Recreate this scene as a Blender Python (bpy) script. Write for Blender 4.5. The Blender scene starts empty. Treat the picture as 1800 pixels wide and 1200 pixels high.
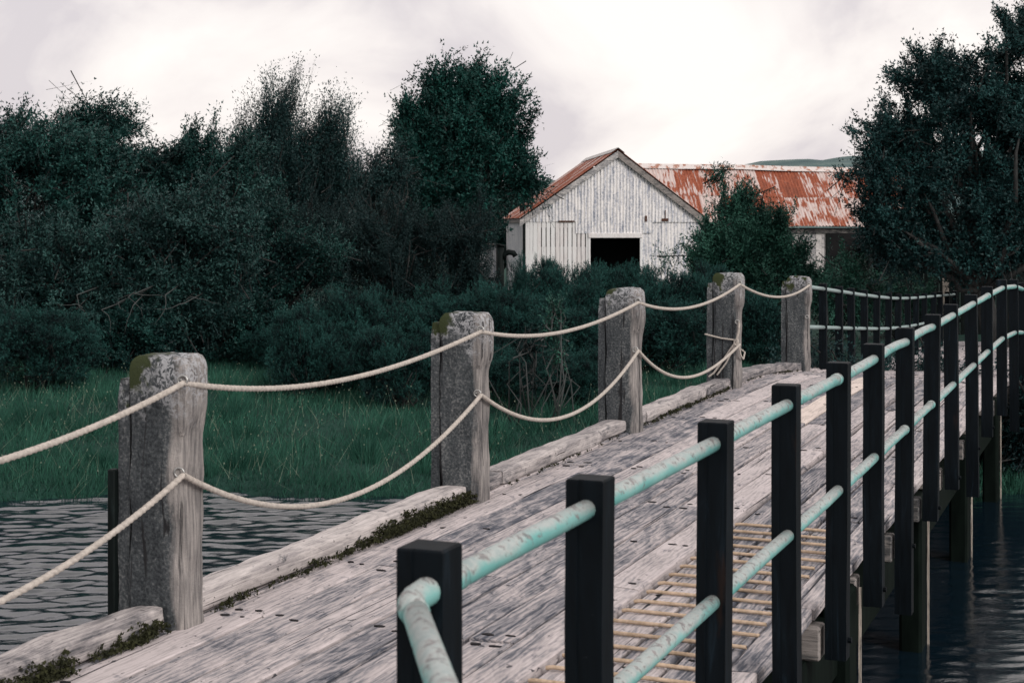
import bpy, bmesh, math, random
import numpy as np
from mathutils import Matrix, Vector, noise as mnoise

# ------------------------------------------------------------------ camera, sky, sun, exposure
SC = bpy.context.scene
COL = SC.collection
EYE = 1.65                      # metres above the bridge deck (deck top = 0)
FPX = 2700.0                    # focal length in photograph pixels
HOR = 390.0                     # row of the horizon
TH = math.atan(1103.0 / FPX)    # heading of the bridge

cam = bpy.data.cameras.new('camera')
cam.sensor_width = 36.0
cam.lens = FPX / 1800.0 * 36.0
cam.shift_y = -(600.0 - HOR) / 1800.0
cam.clip_start = 0.05
cam.clip_end = 6000
cam.dof.use_dof = True
cam.dof.focus_distance = 11.0
cam.dof.aperture_fstop = 9.0
camo = bpy.data.objects.new('camera', cam)
camo.location = (0, 0, EYE)
camo.rotation_euler = (math.radians(90), 0, 0)
COL.objects.link(camo)
SC.camera = camo

SUN_EL = math.radians(30)
SUN_AZ = math.radians(138)      # clockwise from the view direction: right and behind the camera
w = bpy.data.worlds.new('World')
SC.world = w
w.use_nodes = True
nt = w.node_tree
for n in list(nt.nodes):
    nt.nodes.remove(n)
N = nt.nodes.new
L = nt.links.new
out = N('ShaderNodeOutputWorld')
mixs = N('ShaderNodeMixShader')
bg1 = N('ShaderNodeBackground'); bg1.inputs[1].default_value = 0.10
bg2 = N('ShaderNodeBackground'); bg2.inputs[1].default_value = 1.17
sky = N('ShaderNodeTexSky'); sky.sky_type = 'NISHITA'; sky.sun_disc = False
sky.sun_elevation = SUN_EL; sky.sun_rotation = SUN_AZ; sky.dust_density = 3.0
L(sky.outputs[0], bg1.inputs[0])
tc = N('ShaderNodeTexCoord')
mpv = N('ShaderNodeMapping')
mpv.inputs['Scale'].default_value = (1.0, 1.0, 1.6)
mpv.inputs['Location'].default_value = (0.35, 0.2, 0.12)
L(tc.outputs['Generated'], mpv.inputs[0])
n1 = N('ShaderNodeTexNoise'); n1.inputs['Scale'].default_value = 5.0; n1.inputs['Detail'].default_value = 8
n1.inputs['Roughness'].default_value = 0.52; n1.inputs['Distortion'].default_value = 0.55
L(mpv.outputs[0], n1.inputs['Vector'])
rp = N('ShaderNodeValToRGB')
e = rp.color_ramp.elements
e[0].position = 0.39; e[0].color = (0.66, 0.61, 0.63, 1)
e[1].position = 0.62; e[1].color = (0.97, 0.92, 0.88, 1)
m = rp.color_ramp.elements.new(0.5); m.color = (0.86, 0.80, 0.78, 1)
L(n1.outputs[0], rp.inputs[0])
L(rp.outputs[0], bg2.inputs[0])
mixs.inputs[0].default_value = 0.93
L(bg1.outputs[0], mixs.inputs[1]); L(bg2.outputs[0], mixs.inputs[2])
L(mixs.outputs[0], out.inputs[0])

sl = bpy.data.lights.new('sun', 'SUN')
sl.energy = 1.95
sl.angle = math.radians(24)
sl.color = (1.0, 0.95, 0.91)
so = bpy.data.objects.new('sun', sl)
sd = Vector((math.sin(SUN_AZ) * math.cos(SUN_EL), math.cos(SUN_AZ) * math.cos(SUN_EL), math.sin(SUN_EL)))
so.rotation_euler = sd.to_track_quat('Z', 'Y').to_euler()
so.location = sd * 60
COL.objects.link(so)

SC.cycles.max_bounces = 5
SC.cycles.diffuse_bounces = 2
SC.cycles.glossy_bounces = 3
SC.view_settings.view_transform = 'Standard'
SC.view_settings.look = 'None'
SC.view_settings.gamma = 1.0
SC.view_settings.exposure = 0.0
SC.view_settings.use_curve_mapping = False

# ------------------------------------------------------------------ helpers
R = random.Random(7)
RNG = np.random.default_rng(11)


def px(x, y, d):
    """photograph pixel at distance d along the view axis -> world point"""
    return Vector(((x - 900.0) * d / FPX, d, EYE - (y - HOR) * d / FPX))


BROT = -TH


def bw(p, s, z=0.0):
    """bridge coordinates (across, along, up) -> world"""
    return Vector((p * math.cos(TH) + s * math.sin(TH), -p * math.sin(TH) + s * math.cos(TH), z))


def s_of(zdepth, p):
    return p * math.tan(TH) + zdepth / math.cos(TH)


def zd(s):
    """deck profile: slightly cambered, then ramping down past the crest"""
    def soft(x, w):
        t = x / w
        return w * (t if t > 30 else math.log1p(math.exp(t)))
    c = min(1.0, max(0.0, (s - 6.0) / 9.5))
    return 0.05 * c * c * (3 - 2 * c) - soft(s - 15.9, 0.3) / 14.5 + soft(s - 25.0, 1.0) * (1 / 14.5 - 1 / 30.0)


def tag(o, label, cat, group=None):
    o['label'] = label
    o['category'] = cat
    if group:
        o['group'] = group
    return o


def empty(name, loc=(0, 0, 0), rz=0.0):
    o = bpy.data.objects.new(name, None)
    o.empty_display_size = 0.2
    COL.objects.link(o)
    o.location = loc
    o.rotation_euler = (0, 0, rz)
    return o


def link(name, me, mat, parent=None, smooth=False):
    o = bpy.data.objects.new(name, me)
    COL.objects.link(o)
    if mat and not me.materials:
        me.materials.append(mat)
    if parent:
        o.parent = parent
    if smooth and len(me.polygons):
        me.polygons.foreach_set('use_smooth', np.ones(len(me.polygons), dtype=bool))
    return o


def mesh(name, V, F, mat, parent=None, smooth=False, uv=None):
    me = bpy.data.meshes.new(name)
    me.from_pydata([tuple(v) for v in V], [], [tuple(f) for f in F])
    if uv is not None:
        ul = me.uv_layers.new(name='UVMap')
        li = np.zeros(len(me.loops), dtype=np.int32)
        me.loops.foreach_get('vertex_index', li)
        ul.data.foreach_set('uv', np.asarray(uv, dtype=np.float32)[li].ravel())
    me.update()
    return link(name, me, mat, parent, smooth)


def npmesh(name, V, F, tone=None):
    """V (n,3), F (m,k) arrays -> mesh datablock"""
    V = np.asarray(V, dtype=np.float32); F = np.asarray(F, dtype=np.int32)
    k = F.shape[1]
    me = bpy.data.meshes.new(name)
    me.vertices.add(len(V)); me.vertices.foreach_set('co', V.ravel())
    me.loops.add(F.size); me.loops.foreach_set('vertex_index', F.ravel())
    me.polygons.add(len(F))
    me.polygons.foreach_set('loop_start', np.arange(0, F.size, k, dtype=np.int32))
    me.update(calc_edges=True)
    if tone is not None:
        a = me.attributes.new('tone', 'FLOAT', 'POINT')
        a.data.foreach_set('value', np.asarray(tone, dtype=np.float32))
    return me


class MB:
    def __init__(self):
        self.v = []; self.f = []

    def add(self, V, F):
        o = len(self.v)
        self.v += [tuple(v) for v in V]
        self.f += [tuple(i + o for i in f) for f in F]
        return self

    def box(self, x0, x1, y0, y1, z0, z1, c=0.0):
        if c <= 0:
            V = [(x, y, z) for z in (z0, z1) for y in (y0, y1) for x in (x0, x1)]
            F = [(0, 2, 3, 1), (4, 5, 7, 6), (0, 1, 5, 4), (2, 6, 7, 3), (0, 4, 6, 2), (1, 3, 7, 5)]
            return self.add(V, F)
        bm = bmesh.new()
        bmesh.ops.create_cube(bm, size=1.0)
        for v in bm.verts:
            v.co = Vector(((x0 + x1) / 2 + v.co.x * (x1 - x0), (y0 + y1) / 2 + v.co.y * (y1 - y0), (z0 + z1) / 2 + v.co.z * (z1 - z0)))
        bmesh.ops.bevel(bm, geom=list(bm.edges), offset=c, segments=1, affect='EDGES', profile=0.5)
        bm.verts.index_update()
        self.add([v.co[:] for v in bm.verts], [[v.index for v in f.verts] for f in bm.faces])
        bm.free()
        return self

    def tube(self, pts, rad, n=8, caps=True):
        """rad: number or list"""
        pts = [Vector(p) for p in pts]
        rs = rad if isinstance(rad, (list, tuple)) else [rad] * len(pts)
        V = []; F = []
        t0 = (pts[1] - pts[0]).normalized()
        ref = Vector((0, 0, 1)) if abs(t0.z) < 0.9 else Vector((1, 0, 0))
        u = t0.cross(ref).normalized()
        for i, p in enumerate(pts):
            a = pts[max(0, i - 1)]; b = pts[min(len(pts) - 1, i + 1)]
            t = (b - a).normalized()
            u = (u - t * u.dot(t)).normalized()
            v = t.cross(u)
            for k in range(n):
                an = 2 * math.pi * k / n
                V.append(p + (u * math.cos(an) + v * math.sin(an)) * rs[i])
        for i in range(len(pts) - 1):
            for k in range(n):
                a = i * n + k; b = i * n + (k + 1) % n
                F.append((a, b, b + n, a + n))
        if caps:
            F.append(tuple(range(n - 1, -1, -1)))
            F.append(tuple(range((len(pts) - 1) * n, len(pts) * n)))
        return self.add(V, F)

    def build(self, name, mat, parent=None, smooth=False):
        return mesh(name, self.v, self.f, mat, parent, smooth)


# ------------------------------------------------------------------ materials
class Mat:
    def __init__(self, name):
        self.m = bpy.data.materials.new(name)
        self.m.use_nodes = True
        self.t = self.m.node_tree
        self.b = self.t.nodes['Principled BSDF']
        self.b.inputs['Specular IOR Level'].default_value = 0.25

    def n(self, kind, **kw):
        nd = self.t.nodes.new(kind)
        for k, v in kw.items():
            setattr(nd, k, v)
        return nd

    def l(self, a, b):
        self.t.links.new(a, b)

    def coord(self, scale=(1, 1, 1), kind='Object', rand=0.0):
        c = self.n('ShaderNodeTexCoord')
        o = c.outputs[kind]
        if rand:
            oi = self.n('ShaderNodeObjectInfo')
            mu = self.n('ShaderNodeMath', operation='MULTIPLY'); mu.inputs[1].default_value = rand
            self.l(oi.outputs['Random'], mu.inputs[0])
            cb = self.n('ShaderNodeCombineXYZ')
            self.l(mu.outputs[0], cb.inputs[0]); self.l(mu.outputs[0], cb.inputs[1]); self.l(mu.outputs[0], cb.inputs[2])
            va = self.n('ShaderNodeVectorMath', operation='ADD')
            self.l(o, va.inputs[0]); self.l(cb.outputs[0], va.inputs[1])
            o = va.outputs[0]
        mp = self.n('ShaderNodeMapping')
        mp.inputs['Scale'].default_value = scale
        self.l(o, mp.inputs[0])
        return mp.outputs[0]

    def noise(self, vec, scale, detail=4, rough=0.55, dist=0.0):
        nn = self.n('ShaderNodeTexNoise')
        nn.inputs['Scale'].default_value = scale
        nn.inputs['Detail'].default_value = detail
        nn.inputs['Roughness'].default_value = rough
        nn.inputs['Distortion'].default_value = dist
        self.l(vec, nn.inputs['Vector'])
        return nn.outputs[0]

    def ramp(self, fac, stops):
        r = self.n('ShaderNodeValToRGB')
        el = r.color_ramp.elements
        while len(el) < len(stops):
            el.new(0.5)
        for i, (p, c) in enumerate(stops):
            el[i].position = p
            el[i].color = (c, c, c, 1) if not isinstance(c, (tuple, list)) else (*c, 1)
        self.l(fac, r.inputs[0])
        return r.outputs[0]

    def mix(self, fac, a, b, mode='MIX'):
        mx = self.n('ShaderNodeMix', data_type='RGBA', blend_type=mode)
        for sock, val in ((0, fac), (6, a), (7, b)):
            if isinstance(val, (int, float)):
                mx.inputs[sock].default_value = val
            elif isinstance(val, (tuple, list)):
                mx.inputs[sock].default_value = (*val, 1)
            else:
                self.l(val, mx.inputs[sock])
        return mx.outputs[2]

    def math(self, op, a, b=None):
        mt = self.n('ShaderNodeMath', operation=op)
        for i, v in enumerate((a, b)):
            if v is None:
                continue
            if isinstance(v, (int, float)):
                mt.inputs[i].default_value = v
            else:
                self.l(v, mt.inputs[i])
        return mt.outputs[0]

    def color(self, c):
        if isinstance(c, (tuple, list)):
            self.b.inputs['Base Color'].default_value = (*c, 1)
        else:
            self.l(c, self.b.inputs['Base Color'])
        return self

    def rough(self, v):
        if isinstance(v, (int, float)):
            self.b.inputs['Roughness'].default_value = v
        else:
            self.l(v, self.b.inputs['Roughness'])
        return self

    def bump(self, h, strength=0.4, dist=0.01):
        bp = self.n('ShaderNodeBump')
        bp.inputs['Strength'].default_value = strength
        bp.inputs['Distance'].default_value = dist
        self.l(h, bp.inputs['Height'])
        self.l(bp.outputs[0], self.b.inputs['Normal'])
        return self


def wood_mat(name, pale, mid, dark, axis=1, rings=True, bias=0.0, blot=1.0):
    """weathered timber, grain along object axis"""
    M = Mat(name)
    def v(stretch, rand):
        sc = [1.0, 1.0, 1.0]; sc[axis] = stretch
        return M.coord(tuple(sc), rand=rand)
    fine = M.noise(v(0.014, 37.0), 150, 6, 0.7, 0.25)
    streak = M.noise(v(0.035, 71.0), 34, 6, 0.7, 0.9)
    warp = M.noise(v(0.36, 23.0), 4.2, 10, 0.72, 1.6)
    g = M.math('ADD', M.math('MULTIPLY', fine, 0.34), M.math('MULTIPLY', streak, 0.20))
    g = M.math('ADD', g, M.math('MULTIPLY', warp, 0.46))
    if rings:
        wv = M.n('ShaderNodeTexWave', wave_type='RINGS', rings_direction='Y' if axis == 1 else 'Z')
        wv.inputs['Scale'].default_value = 16.0; wv.inputs['Distortion'].default_value = 9.0
        wv.inputs['Detail'].default_value = 3.0; wv.inputs['Detail Scale'].default_value = 1.4
        M.l(v(0.25, 61.0), wv.inputs['Vector'])
        g = M.math('ADD', g, M.math('MULTIPLY', M.math('SUBTRACT', wv.outputs[0], 0.5), 0.07))
    oi = M.n('ShaderNodeObjectInfo')
    g = M.math('ADD', g, M.math('MULTIPLY', M.math('SUBTRACT', oi.outputs['Random'], 0.5), 0.13))
    c = M.ramp(g, [(0.375 + bias, dark), (0.455 + bias, mid), (0.515 + bias, pale), (0.59 + bias, tuple(min(0.8, x * 1.34) for x in pale))])
    # blotches of grey algae, flecks and knots
    bl_ = M.ramp(M.noise(v(0.42, 47.0), 6.5, 8, 0.7, 1.0), [(0.585, 0.0), (0.68, 0.9 * blot)])
    c = M.mix(bl_, c, tuple(x * 1.3 for x in dark))
    fl = M.ramp(M.noise(v(0.55, 19.0), 34, 3, 0.55, 0.4), [(0.665, 0.0), (0.70, 0.9 * blot)])
    c = M.mix(fl, c, tuple(x * 0.45 for x in dark))
    crack = M.noise(v(0.012, 91.0), 38, 3, 0.5, 0.4)
    cm = M.ramp(crack, [(0.295, 0.0), (0.33, 1.0)])
    c = M.mix(cm, tuple(x * 0.35 for x in dark), c)
    M.color(c).rough(0.85)
    M.bump(M.math('ADD', M.math('MULTIPLY', g, 1.0), M.math('MULTIPLY', cm, 0.5)), 0.85, 0.008)
    return M.m


M_DECK = wood_mat('weathered_deck_timber', (0.42, 0.378, 0.378), (0.255, 0.245, 0.26), (0.068, 0.075, 0.096))
M_NEWPLANK = wood_mat('newer_plank_timber', (0.52, 0.45, 0.41), (0.42, 0.37, 0.34), (0.32, 0.28, 0.27), bias=-0.10, blot=0.3)
M_KERB = wood_mat('pale_kerb_timber', (0.44, 0.405, 0.395), (0.27, 0.25, 0.252), (0.07, 0.072, 0.08), bias=0.008, rings=False)
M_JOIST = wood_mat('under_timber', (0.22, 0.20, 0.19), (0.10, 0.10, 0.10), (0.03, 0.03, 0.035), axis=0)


def post_mat():
    M = Mat('mossy_post_timber')
    v = M.coord((1, 1, 0.07), rand=17.0)
    fine = M.noise(v, 70, 5, 0.65, 0.3)
    pit = M.noise(M.coord(rand=13.0), 75, 4, 0.6)
    patch = M.noise(M.coord((1, 1, 0.3), rand=29.0), 7, 5, 0.6, 0.5)
    grey = M.ramp(M.math('ADD', M.math('MULTIPLY', pit, 0.6), M.math('MULTIPLY', patch, 0.4)),
                  [(0.36, (0.020, 0.024, 0.028)), (0.53, (0.068, 0.076, 0.082)), (0.68, (0.21, 0.215, 0.215))])
    split = M.ramp(M.noise(M.coord((1, 1, 0.03), rand=77.0), 24, 3, 0.5, 0.6), [(0.33, 0.0), (0.38, 1.0)])
    lit_worn = M.ramp(M.math('ADD', M.math('MULTIPLY', fine, 0.6), M.math('MULTIPLY', patch, 0.4)), [(0.35, (0.05, 0.049, 0.052)), (0.48, (0.165, 0.155, 0.152)), (0.63, (0.33, 0.305, 0.29))])
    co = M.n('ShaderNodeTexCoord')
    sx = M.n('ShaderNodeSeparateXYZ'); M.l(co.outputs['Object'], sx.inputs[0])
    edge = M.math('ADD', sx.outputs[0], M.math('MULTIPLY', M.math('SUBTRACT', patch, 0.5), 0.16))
    fx = M.ramp(M.math('ADD', edge, 0.5), [(0.565, 0.0), (0.592, 1.0)])  # deck-side face lightened: side light painted in together with worn wood
    c = M.mix(fx, grey, lit_worn)
    c = M.mix(split, (0.018, 0.018, 0.02), c)
    # lichen and moss towards the top
    hz = M.math('ADD', sx.outputs[2], M.math('MULTIPLY', M.math('SUBTRACT', M.noise(M.coord(rand=5.0), 9, 4, 0.6), 0.5), 0.55))
    up = M.ramp(hz, [(0.86, 0.0), (1.0, 1.0)])
    lich = M.ramp(M.noise(M.coord(rand=7.0), 42, 5, 0.7, 0.8), [(0.47, 0.0), (0.55, 1.0)])
    c = M.mix(M.math('MULTIPLY', up, lich), c, (0.34, 0.345, 0.36))
    moss = M.ramp(M.math('SUBTRACT', M.noise(M.coord(rand=3.0), 7, 3, 0.5), M.math('MULTIPLY', sx.outputs[0], 1.3)), [(0.54, 0.0), (0.62, 1.0)])
    up2 = M.ramp(hz, [(0.96, 0.0), (1.02, 1.0)])
    c = M.mix(M.math('MULTIPLY', up2, moss), c, (0.035, 0.045, 0.018))
    M.color(c).rough(0.9)
    M.bump(M.math('ADD', M.math('MULTIPLY', fine, 0.5), M.math('MULTIPLY', pit, 0.7)), 0.7, 0.008)
    return M.m


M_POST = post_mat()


def black_mat(name='black_painted_post', tint=(0.0035, 0.0065, 0.0095)):
    M = Mat(name)
    v = M.coord((1, 1, 0.12), rand=19.0)
    a = M.noise(v, 30, 5, 0.65, 0.6)
    c = M.ramp(a, [(0.35, tuple(x * 0.55 for x in tint)), (0.6, tint), (0.82, tuple(x * 3.6 for x in tint))])
    sp = M.ramp(M.noise(M.coord(rand=11.0), 60, 3, 0.6), [(0.735, 0.0), (0.77, 1.0)])
    c = M.mix(M.math('MULTIPLY', sp, 0.5), c, (0.03, 0.036, 0.042))
    rs = M.ramp(M.noise(M.coord((1, 1, .2), rand=43.0), 12, 4, 0.6), [(0.66, 0.0), (0.74, 1.0)])
    c = M.mix(M.math('MULTIPLY', rs, 0.4), c, (0.035, 0.018, 0.012))
    M.color(c).rough(0.6)
    M.b.inputs['Specular IOR Level'].default_value = 0.10
    M.bump(a, 0.25, 0.004)
    return M.m


M_BLACK = black_mat()
M_DARKWOOD = black_mat('tarred_dark_timber', (0.007, 0.011, 0.011))


def pipe_mat():
    M = Mat('flaking_turquoise_paint')
    g = M.n('ShaderNodeNewGeometry')
    sn = M.n('ShaderNodeSeparateXYZ'); M.l(g.outputs['Normal'], sn.inputs[0])
    v = M.coord(rand=31.0)
    big = M.noise(v, 7, 4, 0.6, 0.4)
    fl = M.noise(v, 34, 6, 0.7, 0.6)
    paint = M.ramp(M.noise(v, 4, 3), [(0.35, (0.13, 0.36, 0.345)), (0.65, (0.23, 0.46, 0.44))])
    pale_top = M.ramp(fl, [(0.38, (0.30, 0.35, 0.35)), (0.6, (0.45, 0.465, 0.45))])
    top_mask = M.ramp(M.math('ADD', M.math('MULTIPLY', sn.outputs[2], 0.45), big), [(0.50, 0.0), (0.80, 0.95)])  # paler where the surface faces up, broken by noise
    c = M.mix(top_mask, paint, pale_top)
    chip = M.math('ADD', fl, M.math('MULTIPLY', sn.outputs[2], 0.045))
    ch = M.ramp(chip, [(0.575, 0.0), (0.62, 0.85)])
    c = M.mix(ch, c, M.ramp(M.noise(v, 90, 2), [(0.4, (0.12, 0.125, 0.13)), (0.65, (0.25, 0.22, 0.22))]))
    M.color(c).rough(0.55)
    M.bump(ch, 0.35, -0.003)
    return M.m


M_PIPE = pipe_mat()
M_FARPIPE = Mat('faded_rail_paint').color((0.27, 0.34, 0.34)).rough(0.6).m
_r = Mat('rope_fibre')
_rv = _r.coord()
_r.color(_r.ramp(_r.noise(_rv, 55, 4, 0.7), [(0.3, (0.30, 0.27, 0.245)), (0.6, (0.50, 0.455, 0.41))])).rough(0.9)
_r.bump(_r.noise(_rv, 260, 3, 0.7), 0.5, 0.003)
M_ROPE = _r.m
_r = Mat('tread_rope_fibre')
_rv = _r.coord()
_r.color(_r.ramp(_r.noise(_rv, 30, 4, 0.7), [(0.3, (0.34, 0.25, 0.17)), (0.62, (0.56, 0.43, 0.32))])).rough(0.9)
M_TROPE = _r.m
_r = Mat('galvanised_eye')
_r.color((0.42, 0.42, 0.41)).rough(0.4); _r.b.inputs['Metallic'].default_value = 0.7
M_GALV = _r.m
M_HOLE = Mat('rusted_bolt').color((0.012, 0.011, 0.013)).rough(0.9).m
_r = Mat('kerb_moss')
_r.color(_r.ramp(_r.noise(_r.coord(), 40, 3), [(0.35, (0.012, 0.014, 0.007)), (0.65, (0.040, 0.043, 0.018))])).rough(1.0)
M_MOSS = _r.m
M_PALESTRIP = wood_mat('pale_worn_edge', (0.42, 0.37, 0.32), (0.25, 0.22, 0.2), (0.06, 0.06, 0.06), axis=2)
M_PILE = Mat('algae_pile')
_v = M_PILE.coord((1, 1, 0.25), rand=9.0)
M_PILE.color(M_PILE.ramp(M_PILE.noise(_v, 14, 5, 0.6), [(0.3, (0.002, 0.004, 0.0035)), (0.7, (0.006, 0.011, 0.0085))])).rough(0.8)
M_PILE.b.inputs['Specular IOR Level'].default_value = 0.06
M_PILE = M_PILE.m


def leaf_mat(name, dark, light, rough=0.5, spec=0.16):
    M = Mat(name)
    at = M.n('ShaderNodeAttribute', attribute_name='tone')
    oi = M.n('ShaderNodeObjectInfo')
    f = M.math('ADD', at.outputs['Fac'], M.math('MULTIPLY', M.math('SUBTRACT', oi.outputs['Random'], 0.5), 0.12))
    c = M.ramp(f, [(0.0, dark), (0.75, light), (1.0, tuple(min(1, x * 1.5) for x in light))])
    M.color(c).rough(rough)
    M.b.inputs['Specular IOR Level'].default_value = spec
    return M.m


M_ALDER = leaf_mat('alder_leaf', (0.002, 0.010, 0.012), (0.015, 0.060, 0.053))
M_WILLOW = leaf_mat('grey_willow_leaf', (0.004, 0.015, 0.017), (0.024, 0.070, 0.064))
M_BIRCH = leaf_mat('birch_leaf', (0.003, 0.012, 0.014), (0.016, 0.050, 0.049))
M_DENSE = leaf_mat('dense_tree_leaf', (0.002, 0.011, 0.011), (0.011, 0.062, 0.052))
M_YOUNG = leaf_mat('young_willow_leaf', (0.006, 0.028, 0.024), (0.036, 0.122, 0.088))
M_RIGHT = leaf_mat('oak_leaf', (0.002, 0.009, 0.012), (0.013, 0.048, 0.048))
M_GORSE = leaf_mat('gorse_needle', (0.001, 0.005, 0.007), (0.019, 0.076, 0.067), 0.6, 0.12)
M_BRUSH = leaf_mat('brown_scrub_leaf', (0.005, 0.014, 0.016), (0.016, 0.036, 0.036), 0.6, 0.1)
M_GRASS = leaf_mat('bank_grass', (0.006, 0.031, 0.024), (0.029, 0.102, 0.070), 0.6, 0.1)
_r = Mat('bark')
_r.color(_r.ramp(_r.noise(_r.coord((1, 1, .2)), 20, 4), [(0.3, (0.012, 0.013, 0.014)), (0.7, (0.045, 0.046, 0.045))])).rough(0.9)
M_BARK = _r.m
M_PALEBARK = Mat('bare_grey_twig').color((0.06, 0.066, 0.066)).rough(0.9).m


def sheet_mat(name, kind):
    """corrugated sheet: UV u across, v along the sheet in metres"""
    M = Mat(name)
    v = M.coord((1, 1, 1), kind='UV', rand=53.0)
    mp = M.n('ShaderNodeMapping'); mp.inputs['Scale'].default_value = (7.0, 0.75, 1); M.l(v, mp.inputs[0])
    streak = M.noise(mp.outputs[0], 2.2, 6, 0.62, 0.3)
    mp2 = M.n('ShaderNodeMapping'); mp2.inputs['Scale'].default_value = (1.3, 0.8, 1); M.l(v, mp2.inputs[0])
    patch = M.noise(mp2.outputs[0], 1.4, 4, 0.55, 0.4)
    fine = M.noise(v, 17, 5, 0.65)
    oi = M.n('ShaderNodeObjectInfo')
    rnd = M.math('MULTIPLY', M.math('SUBTRACT', oi.outputs['Random'], 0.5), 0.22)
    cu = M.n('ShaderNodeTexCoord'); su = M.n('ShaderNodeSeparateXYZ'); M.l(cu.outputs['UV'], su.inputs[0])
    if kind == 'rust':
        rust = M.ramp(fine, [(0.3, (0.13, 0.036, 0.020)), (0.5, (0.255, 0.068, 0.034)), (0.72, (0.36, 0.125, 0.07))])
        f = M.math('ADD', M.math('ADD', M.math('MULTIPLY', streak, 0.65), M.math('MULTIPLY', patch, 0.5)), M.math('ADD', rnd, M.math('MULTIPLY', M.math('MAXIMUM', M.math('SUBTRACT', -3.4, su.outputs[0]), 0.0), 0.085)))
        c = M.mix(M.ramp(f, [(0.575, 0.0), (0.635, 0.85)]), rust, (0.56, 0.49, 0.465))
        c = M.mix(M.ramp(f, [(0.40, 0.55), (0.48, 0.0)]), c, (0.12, 0.04, 0.026))
    else:
        base = M.ramp(M.math('ADD', M.math('MULTIPLY', streak, 0.6), M.math('MULTIPLY', fine, 0.4)),
                      [(0.38, (0.27, 0.30, 0.37)), (0.46, (0.56, 0.565, 0.60)), (0.545, (0.82, 0.795, 0.785))])
        f = M.math('ADD', M.math('MULTIPLY', streak, 0.55), M.math('MULTIPLY', fine, 0.45))
        c = M.mix(M.ramp(f, [(0.655, 0.0), (0.69, 0.85)]), base, (0.21, 0.10, 0.07))
        if kind == 'grey':
            c = M.mix(0.6, c, (0.23, 0.25, 0.27))
    M.color(c).rough(0.75)
    M.bump(fine, 0.2, 0.01)
    return M.m


M_RUST = sheet_mat('rusted_roof_sheet', 'rust')
M_WHITE = sheet_mat('whitewashed_sheet', 'white')
M_GREY = sheet_mat('grey_weathered_sheet', 'grey')
M_WBOARD = wood_mat('white_board', (0.74, 0.70, 0.69), (0.66, 0.64, 0.64), (0.36, 0.36, 0.39), axis=2, bias=-0.06, rings=False, blot=.4)
M_BARGE = wood_mat('grey_barge_board', (0.45, 0.43, 0.42), (0.27, 0.27, 0.28), (0.10, 0.10, 0.11), axis=0)
M_RIDGE = Mat('pale_ridge_cap')
M_RIDGE.color(M_RIDGE.ramp(M_RIDGE.noise(M_RIDGE.coord(rand=3), 5, 5, 0.65), [(0.42, (0.32, 0.15, 0.10)), (0.50, (0.60, 0.55, 0.53))])).rough(0.8)
M_RIDGE = M_RIDGE.m
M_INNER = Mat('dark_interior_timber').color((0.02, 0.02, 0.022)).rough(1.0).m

_r = Mat('meadow_soil')
_v = _r.coord()
_c = _r.ramp(_r.noise(_v, 1.3, 6, 0.65), [(0.3, (0.004, 0.020, 0.016)), (0.7, (0.012, 0.055, 0.040))])
_r.color(_c).rough(0.95)
_r.bump(_r.noise(_v, 6, 5), 0.6, 0.08)
M_GROUND = _r.m
_r = Mat('hazed_hillside')
_v = _r.coord()
_f = _r.noise(_v, 0.045, 8, 0.68)
_c = _r.ramp(_f, [(0.36, (0.055, 0.095, 0.10)), (0.55, (0.085, 0.135, 0.132)), (0.63, (0.12, 0.165, 0.155)), (0.70, (0.32, 0.31, 0.30))])  # distance haze is mixed into these pale blue-green tones
_r.color(_c).rough(1.0)
_r.bump(_f, 0.6, 4.0)
M_HILL = _r.m
_r = Mat('river_water')
_r.color((0.004, 0.011, 0.018)).rough(0.03)
_r.b.inputs['IOR'].default_value = 1.85
_r.b.inputs['Specular IOR Level'].default_value = 0.5
_v = _r.coord((1.0, 1.6, 1))
_r.bump(_r.math('ADD', _r.noise(_v, 6, 4, 0.6, 0.5), _r.math('MULTIPLY', _r.noise(_v, 22, 4, 0.65), 0.5)), 0.22, 0.012)
M_WATER = _r.m

# ------------------------------------------------------------------ the setting: ground, water, hills
WATER = -1.05


def sst(x, a, b):
    t = np.clip((x - a) / (b - a), 0, 1)
    return t * t * (3 - 2 * t)


def ground_h(X, Y):
    X = np.asarray(X, float); Y = np.asarray(Y, float)
    wob = 0.25 * np.sin(X * 0.9 + 1.0) + 0.18 * np.sin(X * 2.3) + 0.12 * np.sin(X * 0.31)
    far = sst(Y + wob, 13.6, 15.2)
    land = -0.98 + 0.36 * sst(Y + wob, 14.6, 20.0) - 0.34 * sst(X, 1.5, 7.0) * sst(Y, 14, 22)
    land = land + 0.04 * np.sin(X * 1.7 + Y * 0.6) * np.sin(Y * 1.1 - X * 0.4) + 0.35 * sst(-X, 4, 14) * sst(Y, 18, 30)
    bed = -2.3
    near = 1 - sst(Y, 1.2, 3.4)
    h = bed + (land - bed) * far
    return np.where(Y < 8, bed + (-0.25 - bed) * near, h)


xs = np.concatenate([np.linspace(-2500, -40, 14)[:-1], np.linspace(-40, -14, 27)[:-1], np.linspace(-14, 16, 101)[:-1], np.linspace(16, 50, 35)[:-1], np.linspace(50, 2500, 14)])
ys = np.concatenate([np.linspace(-400, -4, 8)[:-1], np.linspace(-4, 12, 33)[:-1], np.linspace(12, 24, 61)[:-1], np.linspace(24, 70, 60)[:-1], np.linspace(70, 3000, 16)])
GX, GY = np.meshgrid(xs, ys)
GZ = ground_h(GX, GY)


def grid_faces(nx, ny):
    i = np.arange(nx - 1)[None, :] + nx * np.arange(ny - 1)[:, None]
    i = i.ravel()
    return np.stack([i, i + 1, i + nx + 1, i + nx], 1)


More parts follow.
